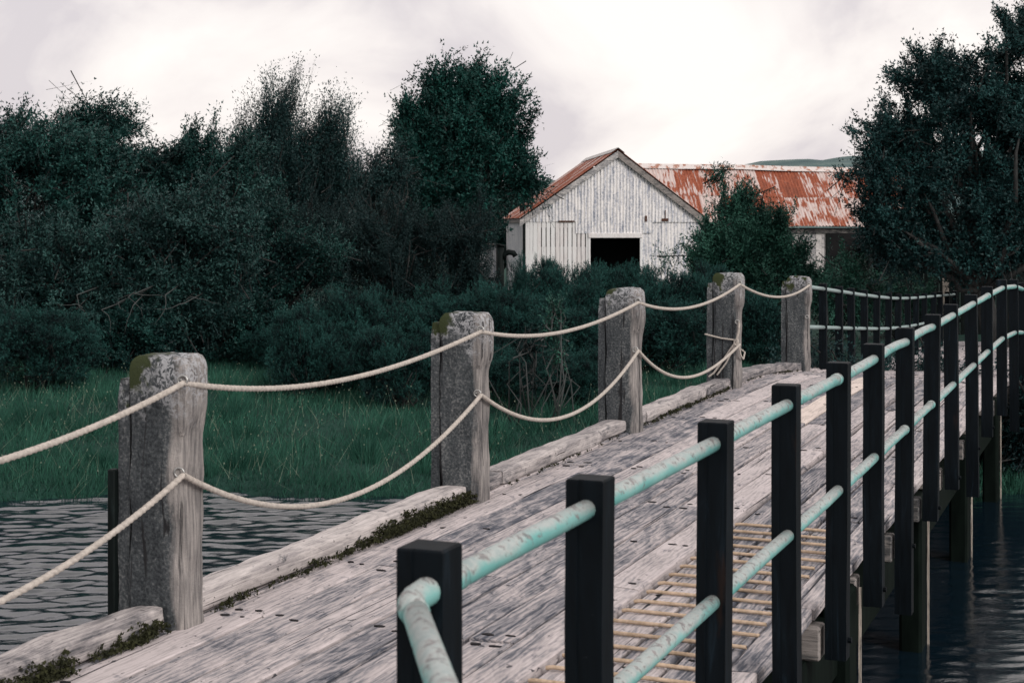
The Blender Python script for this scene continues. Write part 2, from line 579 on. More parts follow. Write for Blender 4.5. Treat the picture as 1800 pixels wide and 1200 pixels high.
g = link('ground', npmesh('ground', np.stack([GX.ravel(), GY.ravel(), GZ.ravel()], 1), grid_faces(len(xs), len(ys))), M_GROUND, None, True)
g['kind'] = 'structure'

xs = np.concatenate([np.linspace(-400, -11, 20)[:-1], np.linspace(-11, 9, 560)[:-1], np.linspace(9, 400, 20)])
ys = np.concatenate([np.linspace(0.5, 5.5, 10)[:-1], np.linspace(5.5, 15.8, 470)])
GX, GY = np.meshgrid(xs, ys)
GZ = np.zeros_like(GX)
for k in range(48):
    lam = 10 ** RNG.uniform(-1.0, -0.38)
    an = math.radians(86) + RNG.normal(0, 0.40)
    amp = 0.0078 * lam
    ph = RNG.uniform(0, 6.28)
    kx, ky = math.cos(an) * 2 * math.pi / lam, math.sin(an) * 2 * math.pi / lam
    mod = 0.6 + 0.5 * np.sin(GX * RNG.uniform(-1, 1) + GY * RNG.uniform(-1, 1) + RNG.uniform(0, 6))
    GZ += amp * mod * np.sin(kx * GX + ky * GY + ph + 0.6 * np.sin(GX * 0.8 + ph))
GZ *= (1 - .72 * sst(GX, .5, 3.0)) * (.75 + .35 * np.sin(GX * .9 + GY * .5) * np.sin(GY * 1.1 - GX * .3))
GZ *= ((np.abs(GX + 1) < 14) & (GY > 5)).astype(float)
wt = link('river_water', npmesh('river_water', np.stack([GX.ravel(), GY.ravel(), GZ.ravel() + WATER], 1), grid_faces(len(xs), len(ys))), M_WATER, None, True)
wt['kind'] = 'structure'

# distant hills: a ridge with real depth
HD = 750.0
hp = [(-1200, 330), (-300, 318), (300, 312), (640, 316), (720, 322), (1000, 318), (1200, 306), (1290, 293), (1330, 285), (1385, 281), (1425, 285), (1480, 276), (1560, 274), (1700, 268), (1900, 280), (2400, 300), (3200, 320)]
hx = np.array([(a - 900) * HD / FPX for a, b in hp]); hz = np.array([EYE - (b - HOR) * HD / FPX for a, b in hp])
xs = np.linspace(hx[0], hx[-1], 260)
V = []
rows = 26
for j in range(rows):
    t = j / (rows - 1)
    prof = math.sin(math.pi * min(1, t * 1.15) * 0.5) if t < 0.87 else 1 - (t - 0.87) * 1.6
    for x in xs:
        top = np.interp(x, hx, hz)
        nz = mnoise.fractal(Vector((x * 0.02, t * 6, 0.3)), 1.0, 2.0, 5) * 3.0 * (1 - abs(2 * t - 1)) + mnoise.noise(Vector((x * 0.05, 2.0, 1))) * 0.5
        V.append((x, HD - 260 + 300 * t, -3 + (top + 3) * prof + nz * 0.55))
h = link('hill', npmesh('hill', np.array(V), grid_faces(len(xs), rows)), M_HILL, None, True)
h['kind'] = 'structure'

# ------------------------------------------------------------------ bridge
bridge = empty('timber_bridge', (0, 0, 0), BROT)
tag(bridge, 'weathered grey plank footbridge with pale kerb logs running up to the right', 'bridge')
S_END = 33.6


PLANKS = []


def plank(name, p0, p1, s0, s1, ztop, th, mat, step=0.55, wob=0.004):
    ns = max(2, int((s1 - s0) / step) + 1)
    ch = 0.006
    V = []; F = []
    tl = R.uniform(-0.005, 0.005)
    ph = R.uniform(0, 9)
    PLANKS.append((p0, p1, s0, s1, ztop, tl))
    for i in range(ns + 1):
        s = s0 + (s1 - s0) * i / ns
        z = zd(s) + ztop
        w0 = R.uniform(-wob, wob); w1 = R.uniform(-wob, wob)
        a = z + tl + R.uniform(-.0015, .0015); b = z - tl + R.uniform(-.0015, .0015)
        V += [(p0 + w0, s, z - th), (p0 + w0, s, a - ch), (p0 + w0 + ch, s, a), ((p0 + p1) / 2, s, (a + b) / 2 + 0.002 * math.sin(s * 2 + ph)),
              (p1 + w1 - ch, s, b), (p1 + w1, s, b - ch), (p1 + w1, s, z - th)]
    n = 7
    for i in range(ns):
        for k in range(n):
            a = i * n + k; b = i * n + (k + 1) % n
            F.append((a, a + n, b + n, b))
    F.append(tuple(range(n))); F.append(tuple(range(ns * n + n - 1, ns * n - 1, -1)))
    return mesh(name, V, F, mat, bridge)


JS = [s_of(z, -1.2) for z in (2.8, 3.6, 4.64, 5.62, 6.56, 7.45, 8.42, 9.5, 10.56, 11.85, 13.0, 14.4, 15.8)]
s = JS[-1]
RAILS = list(JS)
while s < S_END - 1.0:
    s += 1.06
    RAILS.append(s)
JOISTS = [-0.6, 0.4, 1.4] + RAILS

edges = [-3.90, -3.64, -3.40, -3.165, -2.93, -2.70, -2.475, -2.27, -2.068]
gap = 0.021
for r_ in range(len(edges) - 1):
    s = -1.2 - R.uniform(0, 1.0)
    while s < S_END:
        k = min(range(len(JOISTS)), key=lambda i: abs(JOISTS[i] - (s + R.uniform(2.6, 5.0))))
        e1 = max(JOISTS[k], s + 1.5)
        if e1 > S_END - 1.2:
            e1 = S_END
        isnew = (edges[r_] < -2.6 < edges[r_ + 1] + .001) and s < 13.6 < e1
        plank('deck_plank', edges[r_] + gap / 2, edges[r_ + 1] - gap / 2, s + 0.004, e1 - 0.004, R.uniform(-0.007, 0.003), 0.055, M_NEWPLANK if isnew else M_DECK)
        s = e1
# lower strip on the right carrying the tread ropes
edges2 = [-2.060, -1.845, -1.635, -1.425, -1.29]
for r_ in range(4):
    s = -1.2 - R.uniform(0, .8)
    while s < S_END:
        k = min(range(len(JOISTS)), key=lambda i: abs(JOISTS[i] - (s + R.uniform(1.6, 3.4))))
        e1 = max(JOISTS[k], s + 0.9)
        if e1 > S_END - 1.0:
            e1 = S_END
        g2 = 0.02 if r_ < 3 else 0.012
        plank('deck_plank', edges2[r_] + g2 / 2, edges2[r_ + 1] - g2 / 2, s + 0.007, e1 - 0.007, -0.022 + R.uniform(-0.004, 0.003) if r_ < 3 else -0.012, 0.05, M_DECK, wob=0.007)
        s = e1
# joists and long beams
for i, s in enumerate(JOISTS):
    z = zd(s)
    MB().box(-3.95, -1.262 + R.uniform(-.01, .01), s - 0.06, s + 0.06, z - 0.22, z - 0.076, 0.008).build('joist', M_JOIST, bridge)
for p in (-3.7, -2.6, -1.42):
    mb = MB()
    ss = np.linspace(-1.0, S_END, 30)
    V = []; F = []
    for s in ss:
        z = zd(s) - 0.225
        V += [(p - .1, s, z - .26), (p + .1, s, z - .26), (p + .1, s, z), (p - .1, s, z)]
    for i in range(len(ss) - 1):
        for k in range(4):
            a = i * 4 + k; b = i * 4 + (k + 1) % 4
            F.append((a, a + 4, b + 4, b))
    F += [(0, 1, 2, 3), tuple(len(V) - 1 - i for i in range(4))]
    mb.add(V, F)
    mb.build('bearer', M_PILE, bridge)
# piles on the right side, and on the left under the rope posts
for z_ in (4.0, 7.35, 9.75, 12.3, 14.9, 18.0):
    s = s_of(z_, -1.3)
    top = zd(s) - 0.10
    o = MB().box(-1.405, -1.265, s - 0.115, s + 0.115, -2.4, top, 0.018).build('pile', M_PILE, bridge)
    V = []
    mb = MB()
    zs = np.linspace(-1.5, top - 0.02, 9)
    pts = []
    for q, zz in enumerate(zs):
        wd = 0.012 + 0.008 * math.sin(q * 2.1 + z_) + R.uniform(0, .006)
        pts.append((wd, zz))
    VV = []; FF = []
    for wd, zz in pts:
        VV += [(-1.258, s + 0.118 - wd, zz), (-1.246, s + 0.118 - wd, zz), (-1.246, s + 0.118, zz), (-1.258, s + 0.118, zz)]
    for i in range(len(pts) - 1):
        for k in range(4):
            a = i * 4 + k; b = i * 4 + (k + 1) % 4
            FF.append((a, b, b + 4, a + 4))
    FF += [(3, 2, 1, 0), tuple(len(VV) - 4 + i for i in range(4))]
    mb.add(VV, FF)
    mb.build('pale_corner', M_PALESTRIP, o)  # pale pile corner, built as a separate thin strip
PS = [2.15, 5.245, 8.27, 11.32, 14.56, 17.92]     # near faces of the rope posts along the bridge
for s in PS:
    MB().box(-3.76, -3.57, s + 0.2, s + 0.4, -2.4, zd(s) - 0.49, 0.015).build('pile', M_PILE, bridge)


# kerb logs between the posts
def kerb(s0, s1, seed):
    rr = random.Random(seed)
    V = []; F = []
    ns = max(6, int((s1 - s0) / 0.05)); n = 18
    for i in range(ns + 1):
        t = i / ns
        s = s0 + (s1 - s0) * t
        endr = min(1.0, 0.86 + 0.14 * min(t, 1 - t) * ns / 1.5)
        for k in range(n):
            an = 2 * math.pi * k / n
            cx, cz = math.cos(an), math.sin(an)
            ex = 0.28
            x = math.copysign(abs(cx) ** ex, cx) * 0.082
            z = math.copysign(abs(cz) ** ex, cz) * 0.047
            nz = mnoise.fractal(Vector((x * 9, s * 2.2 + seed * 7, z * 9)), 1.0, 2.0, 6) * 0.015
            f = endr
            V.append((-3.735 + (x + nz * cx) * f, s, zd(s) + 0.047 + 0.004 + (z + nz * cz) * f))
    for i in range(ns):
        for k in range(n):
            a = i * n + k; b = i * n + (k + 1) % n
            F.append((a, a + n, b + n, b))
    F.append(tuple(range(n))); F.append(tuple(range(ns * n + n - 1, ns * n - 1, -1)))
    o = mesh('kerb_log', V, F, M_KERB, bridge, True)
    o.data.set_sharp_from_angle(angle=math.radians(38))
    return o


PT = 0.17
sd_ = 1
for i in range(len(PS) - 1):
    a = PS[i] + PT + 0.012; b = PS[i + 1] - 0.012
    cuts = {0: [], 1: [], 2: [a + 0.36], 3: [a + 0.33, a + 2.2], 4: []}[i]
    pts = [a] + cuts + [b]
    for k in range(len(pts) - 1):
        kerb(pts[k] + (0.006 if k else 0), pts[k + 1] - (0.006 if k < len(pts) - 2 else 0), sd_); sd_ += 1
kerb(-1.0, PS[0] - 0.012, sd_)

# bolt heads sunk in the planks: far too many and small to pick apart
mb = MB()
for p0, p1, s0, s1, zt0, tl in PLANKS:
    if p1 - p0 < 0.15 or p0 < -3.66:
        continue
    rows = [q for q in JOISTS if s0 + 0.1 < q < s1 - 0.1] + [s0 + 0.06, s1 - 0.06]
    for q in rows:
        for f in (0.25, 0.74):
            if R.random() < (0.42 if q in JOISTS else 0.25):
                continue
            f += R.uniform(-.08, .08)
            cx = p0 + (p1 - p0) * f; cy = q + R.uniform(-.035, .035)
            rx = R.uniform(0.009, 0.027); ry = R.uniform(0.007, 0.016)
            zt = zd(cy) + zt0 + tl * (1 - 2 * f) + 0.0045
            n = 9
            V = [(cx + rx * math.cos(2 * math.pi * k / n) * R.uniform(.7, 1.2), cy + ry * math.sin(2 * math.pi * k / n) * R.uniform(.7, 1.2), zt) for k in range(n)]
            V += [(x, y, z - 0.02) for x, y, z in V]
            mb.add(V, [tuple(range(n))] + [(k, (k + 1) % n, (k + 1) % n + n, k + n) for k in range(n)])
o = mb.build('bolt_heads', M_HOLE, bridge); o['kind'] = 'stuff'


# moss along the foot of the kerb
def tufts(spots, nper, size, rng):
    n = len(spots)
    c = np.repeat(np.asarray(spots), nper, 0)
    d = rng.normal(size=c.shape); d[:, 2] = np.abs(d[:, 2]) * 0.9 + 0.15
    d /= np.linalg.norm(d, axis=1)[:, None]
    sz = size * rng.uniform(0.5, 1.3, len(c))[:, None]
    sd2 = np.cross(d, rng.normal(size=c.shape)); sd2 /= np.linalg.norm(sd2, axis=1)[:, None] + 1e-6
    c = c + rng.normal(size=c.shape) * np.array([.008, .010, .004])
    A = c - sd2 * sz * .45; B = c + sd2 * sz * .45; T = c + d * sz
    V = np.stack([A, B, T], 1).reshape(-1, 3)
    F = np.arange(len(V)).reshape(-1, 3)
    return V, F


spots = []
lumps = MB()
for a, b, dens in ((1.5, 4.6, 1.0), (4.75, 5.2, 0.9), (5.5, 5.9, .3), (6.0, 8.3, 1.0), (8.6, 10.2, .14), (10.2, 11.2, .12), (11.6, 13.0, .35), (13.0, 14.4, .3), (14.9, 17.7, .15)):
    s = a
    while s < b:
        d = mnoise.noise(Vector((s * 1.7, 3.1, 0.2))) * 0.5 + 0.55
        hgt = dens * max(0.0, d) * (0.5 + 0.9 * min(1, (s - a) / (b - a) * 1.6))
        if R.random() < min(1, hgt * 1.5):
            for q in range(int(1 + 6 * hgt)):
                pp = -3.642 + R.uniform(-0.008, 0.022 + 0.022 * hgt)
                up = max(0.0, R.uniform(-.02, .085) * hgt) * max(0.15, 1 - (pp + 3.642) * 12)
                spots.append((pp, s + R.uniform(-.015, .015), zd(s) + 0.004 + up))
        s += 0.012
V, F = tufts(spots, 9, 0.014, RNG)
o = link('kerb_moss', npmesh('kerb_moss', V, F), M_MOSS, bridge); o['kind'] = 'stuff'


# ropes -------------------------------------------------------------
def rope_mesh(pts, r0=0.0118, pitch=0.085, step=0.011, n=12, lobe=0.17):
    P = [Vector(p) for p in pts]
    Ls = [0.0]
    for a, b in zip(P, P[1:]):
        Ls.append(Ls[-1] + (b - a).length)
    tot = Ls[-1]
    m = max(4, int(tot / step))
    xs_ = np.linspace(0, tot, m + 1)
    A = np.array([p[:] for p in P])
    C = np.stack([np.interp(xs_, Ls, A[:, k]) for k in range(3)], 1)
    T = np.gradient(C, axis=0); T /= np.linalg.norm(T, axis=1)[:, None]
    ref = np.where(np.abs(T[:, 2:3]) < 0.92, np.array([[0, 0, 1.0]]), np.array([[1.0, 0, 0]]))
    U = np.cross(T, ref); U /= np.linalg.norm(U, axis=1)[:, None]
    W = np.cross(T, U)
    ph = np.arange(n) * 2 * np.pi / n
    rr = r0 * (1 + lobe * np.cos(3 * (ph[None, :] - xs_[:, None] * 2 * np.pi / pitch / 1.0)))
    V = C[:, None, :] + rr[..., None] * (U[:, None, :] * np.cos(ph)[None, :, None] + W[:, None, :] * np.sin(ph)[None, :, None])
    i = (np.arange(m)[:, None] * n + np.arange(n)[None, :]).ravel()
    j = (np.arange(m)[:, None] * n + ((np.arange(n) + 1) % n)[None, :]).ravel()
    F = np.stack([i, j, j + n, i + n], 1)
    me = npmesh('rope', V.reshape(-1, 3), F)
    return me


# tread ropes laid across the lower planks
tr0 = None
s = s_of(8.30, -1.75)
k = 0
while s > 2.2:
    w_ = 0.0
    pts = [(-2.052, 0, -0.014), (-2.03, 0, -0.009), (-1.75, R.uniform(-.003, .003), -0.009), (-1.43 + R.uniform(-.02, .02), 0, -0.011)]
    pts = [(x, s + y + (x + 1.75) * 0.012 * R.uniform(-1, 1), z + zd(s)) for x, y, z in pts]
    me = rope_mesh(pts, 0.0082, 0.035, 0.007, 8)
    link('tread_rope', me, M_TROPE, bridge, True)
    s -= 0.178 + R.uniform(-.012, .012)

# ------------------------------------------------------------------ rope posts
PX0 = -0.27


def rope_post(i, s, label, stake=False, seed=0):
    z0 = zd(s + .08)
    loc = bw(-3.70, s + PT / 2, z0)
    root = empty('rope_post', loc, BROT)
    tag(root, label, 'post', 'rope posts along the bridge kerb')
    hx, hy = 0.142, PT / 2
    # body
    n_side = 9
    V = []; F = []
    ring = []
    for a, b in (((-1, -1), (1, -1)), ((1, -1), (1, 1)), ((1, 1), (-1, 1)), ((-1, 1), (-1, -1))):
        for k in range(n_side):
            t = k / n_side
            ring.append((a[0] + (b[0] - a[0]) * t, a[1] + (b[1] - a[1]) * t))
    n = len(ring)
    H = 1.10
    zs = list(np.linspace(-0.06, H - 0.10, 44)) + [H - 0.075, H - 0.05, H - 0.03, H - 0.014, H - 0.004, H]
    for zi, z in enumerate(zs):
        tt = max(0.0, (z - (H - 0.09)) / 0.09)
        sh = 1 - 0.20 * tt ** 3.6
        for (u, v) in ring:
            x = u * hx; y = v * hy
            # chamfer the near inner corner and round the others
            q = abs(u) * abs(v)
            rnd = 1 - 0.035 * max(0, q - 0.8) / 0.2
            x *= rnd; y *= rnd
            if u > 0.2:
                # worn waist on the deck side
                lo = 0.025 * (1 / (1 + math.exp((z - 0.80 - 0.03 * math.sin(seed)) / 0.018)))
                lo2 = 0.012 / (1 + math.exp(-(z - 0.17) / 0.03))
                x -= (lo + lo2 * 0.6) * (u - 0.2) / 0.8
            if u > 0.55 and v < -0.2 and z < 0.8:
                y += 0.022 * (u - 0.55) / 0.45
            x *= sh; y *= (1 - 0.16 * tt ** 3.2)
            nz = mnoise.fractal(Vector((x * 10 + seed * 3, y * 10, z * 4.5)), 1.0, 2.0, 6) * 0.0105
            nz2 = mnoise.noise(Vector((x * 45, y * 45 + seed, z * 6))) * 0.0035
            V.append((x + (nz + nz2) * (u / 1.2), y + (nz + nz2) * (v / 1.2), z + (mnoise.noise(Vector((x * 16, y * 16, seed))) * 0.02 * max(0, tt))))
    for a in range(len(zs) - 1):
        for k in range(n):
            i0 = a * n + k; i1 = a * n + (k + 1) % n
            F.append((i0, i1, i1 + n, i0 + n))
    top0 = (len(zs) - 1) * n
    V.append((0.0, 0, H + 0.012))
    for k in range(n):
        F.append((top0 + k, top0 + (k + 1) % n, len(V) - 1))
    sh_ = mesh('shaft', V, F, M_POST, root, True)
    sh_.data.set_sharp_from_angle(angle=math.radians(34))
    # outer board
    V = []; F = []
    zt = H - 0.055 - 0.02 * (seed % 3)
    zz = np.linspace(-0.9, zt, 22)
    for a, z in enumerate(zz):
        tp = max(0, (z - zt + 0.05) / 0.05)
        j = mnoise.noise(Vector((seed, 1.5, z * 5))) * 0.004
        x0, x1 = -hx - 0.062 + j + 0.012 * tp, -hx - 0.006
        y0, y1 = -hy + 0.012 + j, hy - 0.02
        V += [(x0, y0, z), (x1, y0, z), (x1, y1, z), (x0, y1, z)]
    for a in range(len(zz) - 1):
        for k in range(4):
            i0 = a * 4 + k; i1 = a * 4 + (k + 1) % 4
            F.append((i0, i1, i1 + 4, i0 + 4))
    F += [(3, 2, 1, 0), tuple(len(V) - 4 + k for k in range(4))]
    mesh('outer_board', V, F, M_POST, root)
    if stake:
        MB().box(-hx - 0.102, -hx - 0.066, -hy - 0.01, -hy + 0.03, -1.6, 0.63, 0.005).build('dark_stake', M_DARKWOOD, root)
    # eye bolts
    for z in (1.012, 0.637):
        mb = MB()
        cx, cy = hx - 0.015, -hy - 0.012
        if z < 0.8:
            cx -= 0.025; cy += 0.012
        pts = [(cx + 0.019 * math.cos(a), cy - 0.0 + 0.010 * math.cos(a) * 0.5, z + 0.019 * math.sin(a)) for a in np.linspace(0, 2 * math.pi, 15)]
        mb.tube(pts, 0.0042, 6, False)
        mb.tube([(cx - 0.02, cy + 0.05, z), (cx - 0.013, cy + 0.004, z)], 0.005, 6)
        mb.build('eye_bolt', M_GALV, root, True)
    return root


PL = ['squared timber rope post at the near end of the kerb, outside the left edge',
      'nearest and largest grey rope post, moss on its top, standing before the water',
      'second rope post from the left, mossy domed top, dark grass behind it',
      'middle grey rope post standing in front of the gorse hedge',
      'rope post with a loose rope lashed round its middle',
      'farthest small rope post where the dark railing begins']
for i, s in enumerate(PS):
    rope_post(i, s, PL[i], stake=(i == 1), seed=i + 1)


def att(i, z):
    s = PS[i] - 0.014
    return Vector((-3.568, s, zd(PS[i]) + z))


def span(i, j, za, zb, sag, label, skew=0.0):
    a = att(i, za); b = att(j, zb)
    pts = []
    for k in range(41):
        t = k / 40
        q = t + skew * t * (1 - t)
        p = a.lerp(b, t)
        p.z -= sag * 4 * q * (1 - q)
        p.x += 0.012 * math.sin(t * math.pi)
        pts.append(p)
    base = bw(a.x, a.y, 0)
    me = rope_mesh([(p.x - a.x, p.y - a.y, p.z) for p in pts])
    o = link('rope', me, M_ROPE, None, True)
    o.location = base; o.rotation_euler = (0, 0, BROT)
    tag(o, label, 'rope', 'ropes slung between the kerb posts')


span(0, 1, 1.0, 1.0, 0.17, 'upper rope running out of the left edge from the nearest post')
span(0, 1, 0.63, 0.63, 0.285, 'lower rope running out of the left edge from the nearest post')
span(1, 2, 1.0, 1.0, 0.115, 'upper rope hanging between the nearest and second post', 0.25)
span(1, 2, 0.63, 0.63, 0.32, 'lower rope sagging deeply between the nearest and second post', 0.15)
span(2, 3, 1.0, 1.0, 0.10, 'upper rope between the second and the middle post', 0.2)
span(2, 3, 0.63, 0.63, 0.30, 'lower rope looping between the second and the middle post', 0.1)
span(3, 4, 1.0, 1.0, 0.12, 'upper rope between the middle post and the lashed post', 0.15)
span(3, 4, 0.63, 0.42, 0.25, 'lower rope from the middle post to the knot on the lashed post', 0.3)
span(4, 5, 1.0, 1.0, 0.13, 'short rope between the lashed post and the farthest small post')
# lashing on post 4
c = bw(-3.70, PS[4] + PT / 2, zd(PS[4]))
root = empty('lashing_rope', c, BROT)
tag(root, 'thin rope tied round the fourth post with a knot', 'rope')
hx, hy = 0.152, PT / 2 + 0.016
loop = [(0.10, -hy, 0.46), (-0.05, -hy, 0.475), (-hx - .06, -hy, 0.51), (-hx - 0.07, 0, .5), (-hx - 0.06, hy, 0.47), (0, hy, 0.42), (hx - .02, hy, 0.33), (hx - 0.01, 0, 0.27), (hx - 0.015, -hy + .02, 0.31), (0.12, -hy - .005, 0.42)]
link('loop', rope_mesh(loop, 0.0085, 0.05, 0.01, 8), M_ROPE, root, True)
link('stay', rope_mesh([(hx - 0.025, -hy - .01, 0.635), (0.125, -hy - .012, 0.55), (0.10, -hy - .014, 0.45)], 0.011, 0.05, 0.01, 8), M_ROPE, root, True)
link('loose_end', rope_mesh([(0.09, -hy - .014, 0.44), (-0.02, -hy - .012, 0.28), (-0.12, -hy - .015, 0.14), (-0.17, -hy - .02, 0.10)], 0.009, 0.05, 0.01, 8), M_ROPE, root, True)
link('loose_end', rope_mesh([(0.095, -hy - .012, 0.43), (0.0, -hy - .01, 0.24), (-0.09, -hy - .012, 0.12)], 0.008, 0.05, 0.01, 8), M_ROPE, root, True)
mb = MB()
for k in range(3):
    pts = [(0.10 + 0.018 * math.cos(a + k), -hy - 0.012 + 0.012 * math.sin(a * 1.0), 0.44 + 0.026 * math.sin(a + k * 2)) for a in np.linspace(0, 2 * math.pi, 12)]
    mb.tube(pts, 0.0095, 6, False)
mb.build('knot', M_ROPE, root, True)

# ------------------------------------------------------------------ railings
W2 = 0.045


def rail_post_mesh(h_top, h_bot, seed):
    rr = random.Random(seed)
    prof = [(-W2, -W2), (-W2 * 0.36, -W2), (-W2 * 0.33, -W2 + 0.004), (W2, -W2 + 0.004), (W2, W2), (-W2, W2)]
    V = []; F = []
    zs = [-h_bot, -h_bot * 0.5, 0, 0.35, 0.7, h_top - 0.004, h_top]
    n = len(prof)
    for i, z in enumerate(zs):
        sc = 0.94 if i == len(zs) - 1 else 1.0
        j = (rr.uniform(-.0015, .0015), rr.uniform(-.0015, .0015))
        V += [(x * sc + j[0], y * sc + j[1], z) for x, y in prof]
    for i in range(len(zs) - 1):
        for k in range(n):
            a = i * n + k; b = i * n + (k + 1) % n
            F.append((a, b, b + n, a + n))
    F += [tuple(range(n - 1, -1, -1)), tuple((len(zs) - 1) * n + k for k in range(n))]
    return V, F


def railing(name, label, p, S, near_turn, mat_pipe, top_off=0.985, low_off=0.512, seedk=0):
    base = bw(p, S[0], zd(S[0]))
    root = empty(name, base, BROT)
    tag(root, label, 'railing', 'pipe railings of the bridge')
    z0 = zd(S[0])
    for i, s in enumerate(S):
        longp = (i % 3 == 0)
        V, F = rail_post_mesh(1.055 + R.uniform(-.006, .006), (0.50 if longp else 0.21) if near_turn else 0.30, i + seedk)
        lx, ly = R.uniform(-.012, .012), R.uniform(-.008, .008)
        V = [(x + lx * z, y + ly * z + s - S[0], z + zd(s) - z0) for x, y, z in V]
        po = mesh('post', V, F, M_BLACK, root)
        if near_turn:
            # bolts holding the post to the joist end
            MB().tube([(W2 - 0.002, s - S[0] + .005, zd(s) - z0 - 0.13), (W2 + 0.014, s - S[0] + .005, zd(s) - z0 - 0.13)], 0.013, 6).build('bolt', M_BLACK, po)
    for off, nm in ((top_off, 'top_rail'), (low_off, 'lower_rail')):
        for i in range(len(S) - 1):
            za = zd(S[i]) - z0 + off; zb = zd(S[i + 1]) - z0 + off
            jx = [R.uniform(-.0025, .0025) for _ in range(4)]
            ya, yb = S[i] - S[0], S[i + 1] - S[0]
            bend = 0.008 if (near_turn and nm == 'top_rail' and i in (5, 6)) else R.uniform(-.0015, .0015)
            pts = [(0.010 + jx[0], ya + 0.02, za + jx[1] * .5), (0.010 + jx[2], ya * .65 + yb * .35, za * .65 + zb * .35 + bend), (0.010 + jx[2], ya * .35 + yb * .65, za * .35 + zb * .65 + bend), (0.010 + jx[3], yb - 0.02, zb)]
            o = MB().tube(pts, 0.0232, 14).build(nm, mat_pipe, root, True)
            if near_turn and ((nm == 'top_rail' and i in (0, 3, 9)) or (nm == 'lower_rail' and i in (5, 6))):
                yc = ya + W2 + 0.03 if i == 0 else yb - W2 - 0.035
                fr = (yc - ya) / (yb - ya)
                zc = za + (zb - za) * fr + bend * 0.5
                MB().tube([(0.010 + jx[2] * .6, yc - 0.024, zc), (0.010 + jx[2] * .6, yc + 0.024, zc)], 0.0262, 14).build('collar', mat_pipe, o, True)
    return root, z0


rail, rz0 = railing('bridge_railing', 'near turquoise pipe railing with flat black posts along the right side', -1.193, RAILS, True, M_PIPE)
# the near end: elbow and pipe coming back towards the viewer
def to_rail(wp):
    v = Matrix.Rotation(-BROT, 4, 'Z') @ (Vector(wp) - bw(-1.193, RAILS[0], 0))
    return (v.x, v.y, v.z - rz0)


for off, nm in ((0.985, 'elbow'), (0.512, 'elbow')):
    a = Vector((0.010, 0.02, off))
    p_end = Vector(to_rail((-0.062, 1.95, off)))
    c1 = Vector((0.004, -0.085, off))
    d2 = (p_end - c1).normalized()
    pts = [a, Vector((0.008, -0.045, off + .002))]
    for t in (0.0, 0.25, 0.5, 0.75, 1.0):
        q = Vector((0.006, -0.050, off)).lerp(c1 + Vector((-0.012, -0.012, -.008)), t)
        r2 = (c1 + Vector((-0.012, -0.012, -.008))).lerp(c1 + d2 * 0.055 + Vector((0, 0, -.014)), t)
        pts.append(q.lerp(r2, t))
    o = MB().tube(pts, 0.0262, 16).build(nm, M_PIPE, rail, True)
    st = pts[-1] - d2 * 0.012
    mid = st.lerp(p_end, 0.5)
    MB().tube([st, mid, p_end, Vector(to_rail((0.06, 0.72, off)))], 0.0240, 16).build('top_rail' if off > 0.8 else 'lower_rail', M_PIPE, rail, True)
V, F = rail_post_mesh(1.055, 0.35, 99)
q = to_rail((0.063, 0.70, 0))
mesh('post', [(x + q[0], y + q[1], z + q[2]) for x, y, z in V], F, M_BLACK, rail)

FS = [s_of(z, -3.62) for z in (19.0, 20.0, 20.85, 21.85, 22.85, 23.9, 24.85, 25.9, 26.85, 27.9, 29.1, 30.2, 31.3, 32.4)]
frail, fz0 = railing('bridge_railing', 'far black post railing with pale rails beyond the last rope post', -3.62, FS, False, M_FARPIPE, seedk=50)
# stub of rail to the last rope post
for off, nm in ((0.985, 'top_rail'), (0.512, 'lower_rail')):
    MB().tube([(0.01, PS[5] + PT + 0.005 - FS[0], off + zd(PS[5] + PT) - fz0), (0.01, 0.02, off)], 0.0232, 12).build(nm, M_FARPIPE, frail, True)


# ------------------------------------------------------------------ buildings
def sheet(name, O, U, V_, Nn, u0, u1, v0f, v1f, mat, parent, pitch=0.095, amp=0.012, uoff=0.0):
    """corrugated sheet; corrugations run along V_. v0f, v1f: functions of u"""
    nseg = max(4, int(round((u1 - u0) / pitch * 6)))
    us = np.linspace(u0, u1, nseg + 1)
    VV = []; F = []; uv = []
    for k, u in enumerate(us):
        dep = amp * math.sin(2 * math.pi * (u + uoff) / pitch)
        for f in (v0f(u), v1f(u)):
            P = O + U * u + V_ * f + Nn * dep
            VV.append(P); uv.append((u, f))
    for k in range(nseg):
        a = 2 * k
        F.append((a, a + 2, a + 3, a + 1))
    return mesh(name, VV, F, mat, parent, True, uv)


SA = math.radians(4.3)
shed = empty('boat_shed', (2.97, 45.0, 0.0), SA)
tag(shed, 'whitewashed corrugated shed with a dark doorway, gable to the viewer and rusty roof', 'shed')
GB = -1.0
hw, ap, ez, apx = 2.6, 3.735, 1.78, 0.12
LEN = 7.4
X, Y, Z = Vector((1, 0, 0)), Vector((0, 1, 0)), Vector((0, 0, 1))


def rake(u):
    return ap - (apx - u) * (ap - ez) / (apx + hw) if u < apx else ap - (u - apx) * (ap - ez) / (hw - apx)


SPLIT = 1.69
DX0, DX1, DT = -0.715, 0.82, 1.18
rr = random.Random(3)
# upper gable sheets
us = np.linspace(-hw, hw, 8)
for i in range(7):
    a, b = us[i], us[i + 1]
    lo = (lambda u: DT + 0.14) if (a + b) / 2 > -0.8 and (a + b) / 2 < 0.9 else (lambda u: SPLIT - 0.03)
    sheet('wall_sheet', Vector((0, -0.02 - 0.006 * (i % 2), rr.uniform(-.02, .01))), X, Z, -Y, a, b + 0.03 if i < 6 else b, lo, lambda u: max(lo(u) + .01, rake(u) - 0.02), M_WHITE, shed)
